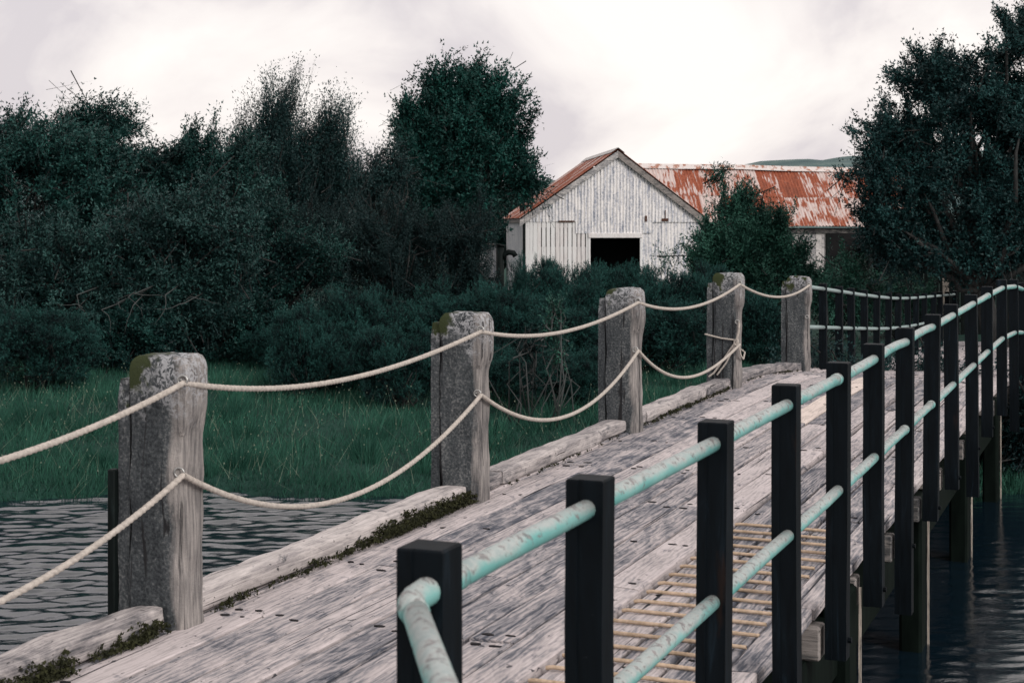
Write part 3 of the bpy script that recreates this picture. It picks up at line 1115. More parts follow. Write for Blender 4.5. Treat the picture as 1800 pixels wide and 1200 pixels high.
# lower right sheets
us = [DX1 + 0.02, 1.42, 2.02, hw]
for i in range(3):
    sheet('wall_sheet', Vector((0, 0.012 - 0.006 * (i % 2), rr.uniform(-.02, .02))), X, Z, -Y, us[i], us[i + 1], lambda u: GB, lambda u: SPLIT, M_WHITE, shed, amp=0.007)
# left: boards with gaps
x = -hw + 0.02
i = 0
while x < DX0 - 0.05:
    wd = rr.uniform(0.085, 0.12)
    if x + wd > DX0 - 0.03:
        wd = DX0 - 0.03 - x
    MB().box(x, x + wd, -0.005 + rr.uniform(-.004, .004), 0.02, GB, SPLIT + rr.uniform(-.03, .01), 0.003).build('wall_board', M_WBOARD, shed)
    x += wd + (rr.uniform(0.012, 0.032) if x > -2.3 else 0.004)
    i += 1
# boards nailed behind the gaps at the foot and top so that the slits are short
MB().box(-hw + .03, DX0 - .05, 0.028, 0.05, GB, 0.92, 0).build('wall_board', M_WBOARD, shed)
MB().box(-hw + .03, DX0 - .05, 0.028, 0.05, 1.48, SPLIT, 0).build('wall_board', M_WBOARD, shed)
MB().box(-1.62, -1.15, -0.045, -0.034, SPLIT - 0.045, SPLIT - 0.005, 0.004).build('hinge_bar', Mat('rusty_bar').color((0.08, 0.035, 0.022)).rough(0.9).m, shed)
M_RB = bpy.data.materials['rusty_bar']
MB().box(1.42, 1.62, -0.05, -0.036, SPLIT - 0.02, SPLIT + 0.06, 0.004).add(*(lambda m: (m.v, m.f))(MB().box(1.52, 1.545, -0.05, -0.036, SPLIT + .06, SPLIT + .30))).build('hinge_bar', M_RB, shed)
MB().box(0.93, 0.99, -0.05, -0.036, SPLIT - 0.03, SPLIT + 0.14, 0.004).build('hinge_bar', M_RB, shed)
# door frame, lintel
MB().box(DX0 - .03, DX1 + .03, -0.055, 0.03, DT, DT + 0.14, 0.008).build('lintel', M_WBOARD, shed)
MB().box(DX0 - 0.03, DX0 + 0.035, -0.03, 0.05, GB, DT, 0.004).build('door_jamb', M_WBOARD, shed)
MB().box(DX1 - 0.035, DX1 + 0.03, -0.03, 0.05, GB, DT, 0.004).build('door_jamb', M_WBOARD, shed)
# side and rear walls
for i in range(10):
    a = i * LEN / 10
    sheet('wall_sheet', Vector((-hw - 0.005 * (i % 2), 0.05, 0)), Y, Z, -X, a, a + LEN / 10 + (0.02 if i < 9 else -.05), lambda u: GB, lambda u: ez - 0.03, M_GREY, shed)
    sheet('wall_sheet', Vector((hw + 0.005 * (i % 2), 0.05, 0)), Y, Z, X, a, a + LEN / 10 + (0.02 if i < 9 else -.05), lambda u: GB, lambda u: ez - 0.03, M_GREY, shed)
sheet('wall_sheet', Vector((0, LEN, 0)), X, Z, Y, -hw, hw, lambda u: GB, lambda u: rake(u) - .02, M_GREY, shed)
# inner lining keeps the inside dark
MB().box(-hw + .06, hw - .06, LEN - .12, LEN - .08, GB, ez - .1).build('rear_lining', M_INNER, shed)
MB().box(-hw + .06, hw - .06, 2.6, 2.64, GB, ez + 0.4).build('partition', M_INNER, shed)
# roof
for sgn in (-1, 1):
    top = Vector((apx, -0.14, ap + 0.045)); bot = Vector((sgn * (hw + 0.16), -0.14, rake(sgn * hw) - 0.02))
    slope = (bot - top); ln = slope.length; sv = slope.normalized()
    nn = Y.cross(sv) if sgn < 0 else sv.cross(Y)
    if nn.z < 0:
        nn = -nn
    k = 10
    for i in range(k):
        a = i * (LEN + 0.25) / k
        sheet('roof_sheet', top + nn * (0.004 * (i % 2)), Y, sv, nn, a, a + (LEN + 0.25) / k + 0.03, lambda u: 0.02, lambda u: ln + rr.uniform(-.004, .004), M_RUST, shed)
    # barge board under the edge
    tb = top + Vector((0, 0.02, -0.05)); bb = bot + Vector((0, 0.02, -0.05))
    d = Vector((0, 0, -0.20))
    VV = [tb, bb, bb + d, tb + d] + [v + Vector((0, 0.035, 0)) for v in (tb, bb, bb + d, tb + d)]
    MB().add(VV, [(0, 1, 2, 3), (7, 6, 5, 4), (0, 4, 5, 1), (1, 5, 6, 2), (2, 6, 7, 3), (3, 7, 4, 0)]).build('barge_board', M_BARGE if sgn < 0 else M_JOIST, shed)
    # gutter-side fascia
    x_ = sgn * (hw + 0.06)
    MB().box(min(x_, x_ + sgn * .03), max(x_, x_ + sgn * .03), -0.08, LEN, ez - 0.16, ez - 0.04).build('fascia', M_JOIST, shed)
mb = MB()
VV = []
for yy in (-0.17, LEN + 0.12):
    VV += [(apx - 0.20, yy, ap - 0.055), (apx, yy, ap + 0.095), (apx + 0.20, yy, ap - 0.065), (apx, yy, ap + 0.08)]
mb.add(VV, [(0, 4, 5, 1), (1, 5, 6, 2), (2, 6, 7, 3), (3, 7, 4, 0), (0, 1, 2, 3), (7, 6, 5, 4)])
mb.build('ridge_cap', M_BARGE, shed)
MB().tube([(-hw - 0.03, -0.05, GB), (-hw - 0.03, -0.05, ez - 0.06)], 0.04, 8).build('corner_pipe', M_DARKWOOD, shed)
# lean-to behind the left wall
lean = empty('lean_to', px(862, 540, 51.5), SA)
lean.location.z = 0
tag(lean, 'small grey corrugated lean-to at the left side of the white shed', 'lean-to')
sheet('wall_sheet', Vector((0, 0, 0)), X, Z, -Y, -0.25, 0.25, lambda u: GB, lambda u: 0.85, M_GREY, lean)
sheet('wall_sheet', Vector((-.25, 0, 0)), Y, Z, -X, 0, 1.8, lambda u: GB, lambda u: 0.85, M_GREY, lean)
MB().box(-0.32, 0.26, -0.08, 1.85, 0.86, 0.90, 0.006).build('roof_sheet', M_JOIST, lean)
# stove pipe with an elbow
pb = px(879, 540, 43.6); pb.z = -0.95
pipe = empty('vent_pipe', pb, 0)
tag(pipe, 'dark vent pipe with a bent hood beside the shed corner', 'pipe')
MB().tube([(0, 0, 0), (0, 0, 1.92)], 0.115, 12).build('stack', M_DARKWOOD, pipe, True)
MB().tube([(-0.01, 0, 1.92), (0.0, 0, 1.97)], 0.16, 12).build('cap', M_DARKWOOD, pipe, True)
MB().tube([(0.06, -0.02, 1.55), (0.13, -0.03, 1.68), (0.24, -0.03, 1.74), (0.38, -0.03, 1.72), (0.44, -0.03, 1.62)], [0.06, 0.075, 0.085, 0.085, 0.08], 10).build('hood', M_DARKWOOD, pipe, True)

# long barn
barn = empty('long_barn', (0, 0, 0), SA)
be = px(1440, 398.5, 53.0)
barn.location = (be.x, be.y, 0)
tag(barn, 'long open-fronted barn with rusty orange corrugated roof, pale ridge, behind the young willow', 'barn')
BX0, BX1 = -6.2, 3.6
RZ0, RZ1, EZ0, EZ1 = 3.70, 3.52, 1.60, 1.45      # ridge and eave heights at both ends (the old roof sags)
RUN = 2.75


def bl(x, a, b):
    t = (x - BX0) / (BX1 - BX0)
    return a + (b - a) * t + 0.02 * math.sin(x * 2.1)


nsh = 13
for i in range(nsh):
    a = BX0 + (BX1 - BX0) * i / nsh; b = BX0 + (BX1 - BX0) * (i + 1) / nsh + 0.03
    for row in range(2):
        t0, t1 = ((0.0, 0.52), (0.49, 1.0))[row]
        lift = 0.012 if row == 0 else 0.0
        nseg = int((b - a) / 0.115 * 6)
        VV = []; F = []; uv = []
        je = rr.uniform(-.012, .012)
        for k in range(nseg + 1):
            u = a + (b - a) * k / nseg
            dep = 0.017 * math.sin(2 * math.pi * u / 0.115) + lift + 0.004 * (i % 2)
            for t in (t0, t1 + (je if row else 0)):
                VV.append((u, RUN * (1 - t), bl(u, RZ0, RZ1) * (1 - t) + bl(u, EZ0, EZ1) * t + dep))
                uv.append((u, t * 3.4))
        for k in range(nseg):
            F.append((2 * k, 2 * k + 1, 2 * k + 3, 2 * k + 2))
        mesh('roof_sheet', VV, F, M_RUST, barn, True, uv)
for i in range(nsh):
    a = BX0 + (BX1 - BX0) * i / nsh; b = BX0 + (BX1 - BX0) * (i + 1) / nsh + 0.03
    VV = [(u, yy, zz) for u in (a, b) for yy, zz in ((RUN, bl(u, RZ0, RZ1)), (2 * RUN, bl(u, EZ0, EZ1)))]
    mesh('roof_sheet', VV, [(0, 1, 3, 2)], M_RUST, barn, False, [(0, 0), (0, 3), (.76, 0), (.76, 3)])
for i in range(5):
    a = BX0 + (BX1 - BX0) * i / 5; b = BX0 + (BX1 - BX0) * (i + 1) / 5
    VV = []
    for u in (a - 0.02, b + 0.02):
        z = bl(u, RZ0, RZ1) + 0.002 * i
        VV += [(u, RUN - 0.26, z - 0.105), (u, RUN - 0.05, z + 0.075), (u, RUN + 0.05, z + 0.075), (u, RUN + 0.26, z - 0.105), (u, RUN, z + 0.03)]
    MB().add(VV, [(0, 5, 6, 1), (1, 6, 7, 2), (2, 7, 8, 3), (3, 8, 9, 4), (4, 9, 5, 0), (0, 1, 2, 3, 4), (9, 8, 7, 6, 5)]).build('ridge_cap', M_RIDGE, barn)
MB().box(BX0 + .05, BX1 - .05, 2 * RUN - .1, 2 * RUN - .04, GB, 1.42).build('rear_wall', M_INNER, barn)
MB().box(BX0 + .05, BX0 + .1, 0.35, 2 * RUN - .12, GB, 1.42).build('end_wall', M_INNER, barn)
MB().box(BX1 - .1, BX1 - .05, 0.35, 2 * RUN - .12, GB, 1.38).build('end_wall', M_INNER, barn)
MB().box(BX0 + .12, BX1 - .12, 0.30, 0.36, 1.26, 1.40).build('wall_plate', M_JOIST, barn)
x = BX0 + 0.12
while x < 0.28:
    wd = min(rr.uniform(0.17, 0.26), 0.36 - x)
    MB().box(x, x + wd - 0.008, 0.37 + rr.uniform(0, .01), 0.40 + rr.uniform(0, .01), GB, 1.36, 0.003).build('wall_board', M_BARGE, barn)
    x += wd
for x in (0.4, 1.9, 3.3):
    MB().box(x - .07, x + .07, 0.30, 0.44, GB, 1.255, 0.01).build('roof_post', M_DARKWOOD, barn)

# ------------------------------------------------------------------ vegetation
def unit(v):
    return v / (np.linalg.norm(v, axis=-1)[..., None] + 1e-7)


def leaf_cloud(rng, C, D, Ln, nleaf, ll, lw, curl=0.9, needle=False, tone_c=None, outw=None):
    n = len(C)
    t = (np.arange(nleaf)[None, :] + rng.uniform(0, 1, (n, nleaf))) / nleaf
    pos = C[:, None, :] + D[:, None, :] * (Ln[:, None] * t)[..., None]
    pos += rng.normal(size=pos.shape) * (Ln[:, None, None] * 0.06)
    rp_ = rng.normal(size=pos.shape)
    ld = unit(D[:, None, :] * 0.75 + rp_ * curl * 0.6)
    L_ = ll * rng.uniform(0.6, 1.25, (n, nleaf))[..., None]
    W_ = lw * rng.uniform(0.7, 1.2, (n, nleaf))[..., None]
    tone = rng.uniform(0.25, 0.75, (n, nleaf))
    if tone_c is not None:
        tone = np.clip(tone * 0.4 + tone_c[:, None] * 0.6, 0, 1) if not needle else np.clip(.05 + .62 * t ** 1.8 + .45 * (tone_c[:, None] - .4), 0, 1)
    # twig carrying the leaves
    tw = unit(np.cross(D, rng.normal(size=D.shape))) * 0.0055
    if needle:
        sidev = unit(np.cross(ld, rng.normal(size=pos.shape)))
        V = np.stack([pos - sidev * W_ * .5, pos + sidev * W_ * .5, pos + ld * L_], 2).reshape(-1, 3)
        return V, np.arange(len(V)).reshape(-1, 3), np.repeat(tone.ravel(), 3)
    nr = unit(outw[:, None, :] * 0.6 + np.array([0, 0, .5]) + rng.normal(size=pos.shape) * 0.42)
    sidev = unit(np.cross(ld, nr))
    V = np.stack([pos + ld * L_ * .1 - sidev * W_ * .5, pos + ld * L_ * .1 + sidev * W_ * .5, pos + ld * L_], 2).reshape(-1, 3)
    tv = np.stack([C - tw - D * Ln[:, None] * .4, C + tw - D * Ln[:, None] * .4, C + D * Ln[:, None]], 1).reshape(-1, 3)
    V = np.concatenate([V, tv])
    return V, np.arange(len(V)).reshape(-1, 3), np.concatenate([np.repeat(tone.ravel(), 3), np.full(len(tv), 0.05)])


def make_plant(name, label, cat, group, base, lobes, mat, nclump, nsprig, nleaf, ll, lw, seed, sprig=(0.3, 0.65),
               wind=(0.25, 0, 0.35), sigma=0.24, needle=False, curl=0.9, shell=0.5, trunk_r=0.09, limbs=36, bark=M_BARK, part='crown', stem='trunk', zmin=None):
    """lobes: (x, y, z, rx, ry, rz) world; base: world point of the trunk foot"""
    rng = np.random.default_rng(seed)
    base = np.array(base, float)
    root = empty(name, tuple(base), 0)
    tag(root, label, cat, group)
    lb = np.array(lobes, float)
    if not needle:
        lb[:, 3:6] = np.maximum(lb[:, 3:6] - 0.22 * sprig[1], lb[:, 3:6] * .5)
    wts = (lb[:, 3] * lb[:, 5] + lb[:, 3] * lb[:, 4]); wts /= wts.sum()
    idx = rng.choice(len(lb), nclump, p=wts)
    d = rng.normal(size=(nclump, 3)); d[:, 2] += 0.15
    d /= np.linalg.norm(d, axis=1)[:, None]
    rad = 1 - shell * rng.uniform(0, 1, nclump) ** 1.6
    rad *= rng.uniform(0.9, 1.12, nclump)
    CC = lb[idx, :3] + d * lb[idx, 3:6] * rad[:, None]
    if zmin is not None:
        CC[:, 2] = np.maximum(CC[:, 2], zmin + rng.uniform(0, .3, nclump))
    ctone = rng.uniform(0, 1, nclump)
    k = rng.integers(0, nclump, nsprig)
    loc = unit(rng.normal(size=(nsprig, 3)) + d[k] * 0.7 + np.array([0, 0, .35]))
    if needle:
        C = CC[k] + loc * (sigma * rng.uniform(.8, 1.9, nclump)[k] * rng.uniform(.55, 1.08, nsprig))[:, None] * np.array([1.15, 1.15, .8])
        outd = loc * np.array([1, 1, .8])
    else:
        # every clump is a tapering branchlet
        ax = unit(d * 0.75 + np.array(wind) * 1.1 + rng.normal(size=(nclump, 3)) * 0.35)
        Lc = rng.uniform(0.7, 1.9, nclump) * sigma * 3.2
        u_ = rng.uniform(0, 1, nsprig)
        C = CC[k] + ax[k] * (Lc[k] * (u_ - .72))[:, None] + loc * (sigma * 1.25 * (1.05 - .9 * u_) * rng.uniform(.3, 1.0, nsprig))[:, None]
        outd = ax[k] * (.35 + .6 * u_)[:, None] + loc * .65
    D = outd * 0.7 + np.array(wind)[None, :] * .8 + rng.normal(size=(nsprig, 3)) * 0.33
    D /= np.linalg.norm(D, axis=1)[:, None]
    Ln = rng.uniform(sprig[0], sprig[1], nsprig)
    V, F, tn = leaf_cloud(rng, C - D * Ln[:, None] * (.3 if needle else .55), D, Ln, nleaf, ll, lw, curl, needle, ctone[k], unit(loc + d[k] * .6))
    me = npmesh(part, V - base[None, :], F, tn)
    link(part, me, mat, root)
    # trunk, limbs
    mb = MB()
    order = rng.permutation(nclump)[:limbs]
    zt = base[2] + 0.35 * (lb[:, 2].mean() - base[2])
    fork = np.array([base[0] * .6 + lb[:, 0].mean() * .4, base[1] * .6 + lb[:, 1].mean() * .4, zt])
    if trunk_r > 0.03:
        mb.tube([(0, 0, -0.15), tuple((fork - base) * 0.5 + rng.normal(size=3) * .04), tuple(fork - base)], [trunk_r * 1.25, trunk_r, trunk_r * .85], 8)
    for q in order:
        e_ = CC[q]
        st = fork if trunk_r > 0.03 else base + rng.normal(size=3) * np.array([.15, .15, 0])
        m1 = st * .55 + e_ * .45 + rng.normal(size=3) * .18 + np.array([0, 0, .12])
        m2 = st * .2 + e_ * .8 + rng.normal(size=3) * .12
        r_ = max(0.012, trunk_r * .5)
        mb.tube([tuple(st - base), tuple(m1 - base), tuple(m2 - base), tuple(e_ - base)], [r_, r_ * .6, r_ * .35, 0.005], 5)
    if not needle:
        for q in range(nclump):
            p0_ = CC[q] - ax[q] * Lc[q] * .9; p1_ = CC[q] + ax[q] * Lc[q] * .24
            mb.tube([tuple(p0_ - base), tuple((p0_ + p1_) / 2 - base + rng.normal(size=3) * .03), tuple(p1_ - base)], [.012, .008, .003], 4, False)
    mb.build(stem, bark, root, True)
    return root


def PL3(d, *lobes):
    """photo lobes (x, y, rx, ry[, dd]) at depth d -> world ellipsoids"""
    o = []
    for l in lobes:
        dd = d + (l[4] if len(l) > 4 else 0)
        c = px(l[0], l[1], dd)
        rx, rz = l[2] * dd / FPX, l[3] * dd / FPX
        o.append((c.x, c.y, c.z, rx, (rx + rz) / 2 * 0.9, rz))
    return o


def foot(x, d):
    c = px(x, 600, d)
    return (c.x, c.y, float(ground_h(c.x, c.y)) - 0.02)


TG = 'trees beyond the river bank'
make_plant('alder_tree', 'dark bushy alder filling the left edge of the picture', 'tree', TG, foot(30, 27), PL3(27, (-40, 300, 120, 110), (60, 270, 110, 80), (150, 320, 100, 90), (20, 420, 150, 100), (140, 440, 120, 90)), M_ALDER, 190, 5200, 17, 0.071, 0.038, 1)
make_plant('alder_tree', 'alder standing just left of the frame beside the dark bushy one', 'tree', TG, foot(-330, 28), PL3(28, (-300, 320, 150, 120), (-420, 360, 130, 120), (-330, 460, 160, 100), (-180, 440, 100, 110)), M_ALDER, 120, 2400, 15, 0.08, 0.042, 22)
make_plant('willow_tree', 'wind-blown open willow with ragged top behind the left alder', 'tree', TG, foot(190, 30), PL3(30, (190, 215, 62, 45), (140, 220, 60, 38), (215, 250, 50, 60), (160, 300, 110, 70), (20, 240, 60, 55)), M_ALDER, 110, 2300, 14, 0.084, 0.033, 2, sprig=(.4, .8), wind=(0.55, 0, .25))
make_plant('alder_tree', 'rounded alder between the wind-blown willow and the airy birch', 'tree', TG, foot(340, 28), PL3(28, (330, 290, 80, 70), (290, 320, 80, 70), (400, 320, 90, 90), (340, 400, 120, 90)), M_ALDER, 170, 4600, 17, 0.067, 0.036, 3)
make_plant('birch_tree', 'tall airy birch with fine feathery twigs against the sky', 'tree', TG, foot(530, 34), PL3(34, (500, 185, 62, 68), (470, 240, 65, 65), (585, 230, 55, 70), (520, 290, 120, 80), (610, 300, 55, 60), (430, 280, 50, 50)), M_BIRCH, 190, 4800, 16, 0.059, 0.028, 4, sprig=(.6, 1.2), wind=(.22, 0, 1.1), shell=.9, limbs=70, sigma=.3)
make_plant('birch_tree', 'thin sparse birch between the airy birch and the dense round tree', 'tree', TG, foot(665, 37), PL3(37, (675, 290, 38, 50), (650, 320, 60, 40), (700, 310, 35, 50)), M_BIRCH, 60, 1000, 14, 0.067, 0.033, 5, sprig=(.4, .8), wind=(.15, 0, .5))
make_plant('broadleaf_tree', 'dense dark green round tree left of the shed roof', 'tree', TG, foot(820, 41), PL3(41, (800, 190, 70, 75), (850, 180, 70, 65), (740, 230, 50, 65), (880, 245, 62, 70), (800, 280, 105, 80), (925, 300, 45, 38), (850, 140, 36, 36), (765, 165, 35, 40), (718, 200, 25, 35), (820, 130, 25, 30), (810, 345, 72, 50), (740, 340, 75, 55), (845, 360, 45, 50)), M_DENSE, 300, 8600, 17, 0.109, 0.057, 6, sprig=(.5, .95), wind=(.2, 0, .5), sigma=.33)
WILLOW = make_plant('willow_tree', 'grey-leaved willow sprawling low in front of the left trees', 'tree', TG, foot(230, 24), PL3(24, (120, 450, 120, 80), (260, 430, 110, 90), (360, 400, 100, 90), (60, 500, 110, 50), (290, 500, 120, 45), (420, 450, 80, 80), (180, 540, 150, 40), (330, 545, 110, 40), (30, 560, 90, 40)), M_WILLOW, 260, 7200, 17, 0.063, 0.030, 7, wind=(.15, -.1, .3))
make_plant('scrub_bush', 'big dark brownish scrub bush left of the shed', 'bush', 'bushes on the bank', foot(700, 30), PL3(30, (700, 430, 110, 80), (800, 400, 85, 55), (600, 440, 90, 70), (690, 390, 90, 45), (825, 420, 50, 60), (560, 400, 60, 60), (770, 490, 90, 50), (650, 520, 100, 55), (840, 480, 40, 40)), M_BRUSH, 230, 7000, 16, 0.050, 0.019, 8, sprig=(.25, .5), wind=(0, 0, .6), trunk_r=.05)
make_plant('scrub_bush', 'low dark scrub behind the willow filling the gap to the birch', 'bush', 'bushes on the bank', foot(500, 28), PL3(28, (470, 430, 90, 90), (540, 460, 80, 70), (450, 520, 90, 45), (380, 510, 70, 50)), M_ALDER, 140, 3600, 16, 0.059, 0.028, 9, trunk_r=.05)
make_plant('thicket_tree', 'dark low thicket tree behind the shed left wall', 'tree', TG, foot(820, 55), PL3(55, (872, 365, 62, 50), (820, 390, 80, 75), (760, 390, 80, 70), (870, 430, 60, 60)), M_DENSE, 150, 3400, 14, 0.15, 0.07, 21, sprig=(.5, .9), sigma=.35, trunk_r=.12)
make_plant('young_willow', 'young light green willow with a thin leaning top in front of the barn', 'tree', TG, foot(1330, 33), PL3(33, (1256, 318, 22, 24), (1285, 350, 36, 36), (1292, 385, 58, 48), (1335, 405, 62, 45), (1300, 450, 90, 60), (1375, 455, 62, 48), (1270, 490, 70, 50), (1360, 500, 100, 45), (1243, 440, 34, 60), (1262, 305, 18, 18), (1420, 495, 55, 34), (1300, 410, 72, 55)), M_YOUNG, 250, 6600, 16, 0.080, 0.033, 10, sprig=(.3, .6), wind=(-.1, 0, .6), trunk_r=.05)
make_plant('young_willow', 'small upright sapling in front of the dark barn opening', 'tree', TG, foot(1500, 31), PL3(31, (1492, 455, 16, 22), (1500, 490, 28, 28), (1515, 520, 45, 30), (1450, 510, 30, 25)), M_YOUNG, 50, 1000, 14, 0.071, 0.028, 11, sprig=(.2, .45), wind=(-.1, 0, .7), trunk_r=.035)
make_plant('oak_tree', 'large dark spreading tree filling the right edge over the barn roof', 'tree', TG, foot(1770, 30), PL3(30, (1790, 70, 70, 55), (1640, 150, 88, 76), (1720, 170, 105, 90), (1580, 225, 75, 52), (1810, 200, 110, 130), (1645, 270, 105, 72), (1525, 288, 62, 44), (1720, 320, 120, 100), (1560, 350, 92, 62), (1535, 385, 60, 50), (1830, 350, 110, 110), (1620, 420, 100, 60), (1740, 430, 120, 60), (1550, 420, 50, 45)), M_RIGHT, 380, 11500, 17, 0.071, 0.043, 12, sprig=(.3, .65), wind=(-.15, 0, .3), trunk_r=.2, limbs=80)
make_plant('oak_tree', 'dark tree standing right of the frame behind the spreading tree', 'tree', TG, foot(2050, 31), PL3(31, (1990, 120, 110, 110), (2080, 250, 130, 130), (1960, 350, 120, 110)), M_RIGHT, 120, 3000, 16, 0.076, 0.043, 13, trunk_r=.15)
make_plant('bank_shrub', 'low leafy shrub behind the far railing at the bridge end', 'bush', 'bushes on the bank', foot(1580, 34.5), PL3(34.5, (1560, 505, 50, 25), (1610, 515, 40, 22), (1500, 520, 50, 22), (1470, 540, 40, 25)), M_YOUNG, 80, 1800, 14, 0.067, 0.030, 14, sprig=(.2, .45), wind=(0, 0, .6), trunk_r=.02)
make_plant('bank_shrub', 'dark shrub under the big tree on the right bank', 'bush', 'bushes on the bank', foot(1960, 17.5), PL3(17.5, (1900, 700, 130, 110), (2050, 680, 140, 130), (1980, 560, 120, 90)), M_RIGHT, 110, 3000, 16, 0.050, 0.028, 15, trunk_r=.03)
make_plant('bank_shrub', 'dark leafy shrub seen below the deck beside the far water edge', 'bush', 'bushes on the bank', foot(1560, 19.5), PL3(19.5, (1500, 680, 110, 60), (1650, 690, 110, 60), (1380, 690, 90, 50)), M_RIGHT, 110, 2600, 16, 0.050, 0.028, 16, trunk_r=.03)

for x, y, d, sd3, lab in ((215, 590, 23.2, 31, 'dark bramble tangle under the low willow'), (350, 565, 25.5, 32, 'leafy bramble bush beside the nearest post top'),
                         (450, 580, 24.5, 33, 'bramble bush at the meadow edge left of the gorse'), (570, 580, 23.5, 34, 'dark bramble behind the meadow gorse')):
    make_plant('bramble_bush', lab, 'bush', 'bushes on the bank', foot(x, d), PL3(d, (x - 40, y + 10, 70, 40), (x + 40, y, 70, 45), (x, y - 20, 60, 35), (x, y + 45, 100, 30)), M_ALDER, 90, 2300, 14, 0.050, 0.034, sd3, sprig=(.18, .36), wind=(0, -.1, .5), sigma=.14, trunk_r=.02, limbs=20)
make_plant('bank_shrub', 'dark shrub added at the right edge beyond the railing to darken bank and water', 'bush', 'bushes on the bank', foot(1850, 16.0), PL3(16.0, (1850, 760, 60, 100), (1930, 720, 90, 140), (1840, 830, 50, 50)), M_RIGHT, 110, 3000, 16, 0.046, 0.028, 35, sprig=(.2, .4), trunk_r=.03)  # added to darken the bank and its reflection in the water
make_plant('bank_shrub', 'dark low growth added under the bridge to darken the gap at the bank', 'bush', 'bushes on the bank', foot(1700, 17.0), PL3(17.0, (1640, 790, 80, 60), (1740, 790, 60, 70), (1560, 790, 80, 50), (1780, 830, 50, 50)), M_RIGHT, 120, 3000, 16, 0.046, 0.028, 36, sprig=(.2, .4), trunk_r=.03)  # added so that the space below the deck stays dark

# gorse: three prototypes made of needle sprays, copied with their parts
GG = 'gorse bushes on the bank'
G_POS = [  # x, top y, depth, width px, height px (half), label
    (70, 535, 20.5, 110, 'low gorse bush at the left edge above the grass'),
    (480, 570, 23.5, 60, 'small gorse bush at the meadow edge under the willow'),
    (540, 540, 20.0, 75, 'gorse bush behind the meadow between the nearest two posts'),
    (630, 500, 21.5, 95, 'broad gorse bush left of the second post'),
    (700, 560, 19.0, 85, 'gorse bush right behind the second post at its left side'),
    (800, 490, 25.0, 90, 'gorse bush below the vent pipe'),
    (880, 500, 23.0, 90, 'gorse bush in front, right above the second post'),
    (940, 438, 29.0, 48, 'tall round gorse bush at the shed left corner'),
    (990, 470, 25.5, 95, 'gorse bush before the shed doorway at its left side'),
    (1090, 457, 27.0, 85, 'gorse bush straight in front of the shed doorway'),
    (1180, 465, 26.0, 85, 'gorse bush in front of the shed right wall'),
    (1010, 535, 21.5, 110, 'large gorse bush left behind the middle post'),
    (1160, 520, 22.5, 110, 'gorse bush between the middle post and the lashed post'),
    (1330, 500, 26.0, 85, 'gorse bush between the lashed post and the farthest small post'),
    (1250, 475, 28.5, 70, 'gorse bush at the foot of the young willow'),
    (1040, 462, 26.5, 80, 'gorse bush under the left door jamb of the shed'),
    (1135, 460, 27.5, 75, 'gorse bush under the right door jamb of the shed'),
    (1225, 462, 27.0, 70, 'gorse bush where the shed right corner meets the willow'),
    (750, 520, 23.0, 90, 'gorse bush under the brownish scrub'),
    (600, 560, 20.5, 80, 'gorse bush in the meadow corner below the scrub'),
    (860, 590, 19.5, 100, 'dark gorse bush low behind the second post rope'),
    (1000, 610, 19.0, 80, 'dark low gorse behind the sagging lower rope'),
]
protos = []
for k in range(3):
    rng = np.random.default_rng(100 + k)
    lob = [(0, 0, .42, .72, .62, .42)]
    for q in range(16):
        a = rng.uniform(0, 6.28)
        lob.append((math.cos(a) * rng.uniform(.2, .7), math.sin(a) * rng.uniform(.2, .6), rng.uniform(.35, .85), rng.uniform(.18, .34), rng.uniform(.18, .34), rng.uniform(.16, .30)))
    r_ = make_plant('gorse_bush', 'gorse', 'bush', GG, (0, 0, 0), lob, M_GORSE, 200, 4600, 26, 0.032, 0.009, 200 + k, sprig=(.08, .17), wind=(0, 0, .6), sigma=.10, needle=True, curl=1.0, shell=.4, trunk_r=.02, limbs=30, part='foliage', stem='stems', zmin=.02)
    protos.append(r_)
used = [False] * 3
for i, (x, ty, d, hwpx, lab) in enumerate(G_POS):
    pr = protos[i % 3]
    f = foot(x, d)
    topz = EYE - (ty - HOR) * d / FPX
    hgt = max(0.5, topz - f[2])
    wd = hwpx * d / FPX
    if not used[i % 3]:
        o = pr; used[i % 3] = True
    else:
        o = pr.copy(); COL.objects.link(o)
        for ch in list(pr.children):
            c = ch.copy(); COL.objects.link(c); c.parent = o
    o.location = f
    o.rotation_euler = (0, 0, R.uniform(0, 6.28))
    sxy = wd / 0.92
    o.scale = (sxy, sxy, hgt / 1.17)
    o['label'] = lab

# bare lichen-grey branches hanging under the willow
bz = WILLOW.location
for k in range(11):
    c = px(R.uniform(130, 330), R.uniform(515, 545), 22.7 + R.uniform(-.3, .3))
    pts = [c + Vector((R.uniform(-.15, .15), 1.1, .1)), c]
    dv = Vector((R.uniform(-.6, .6), R.uniform(-.2, .2), R.uniform(-.5, .1)))
    for q in range(5):
        dv += Vector((R.uniform(-.5, .5), R.uniform(-.2, .2), R.uniform(-.45, .35)))
        pts.append(pts[-1] + dv.normalized() * R.uniform(.06, .13))
    MB().tube([p - bz for p in pts], [0.010, 0.0075, .0065, .0055, .0045, .0035, .002], 5).build('bare_branch', M_PALEBARK, WILLOW, True)

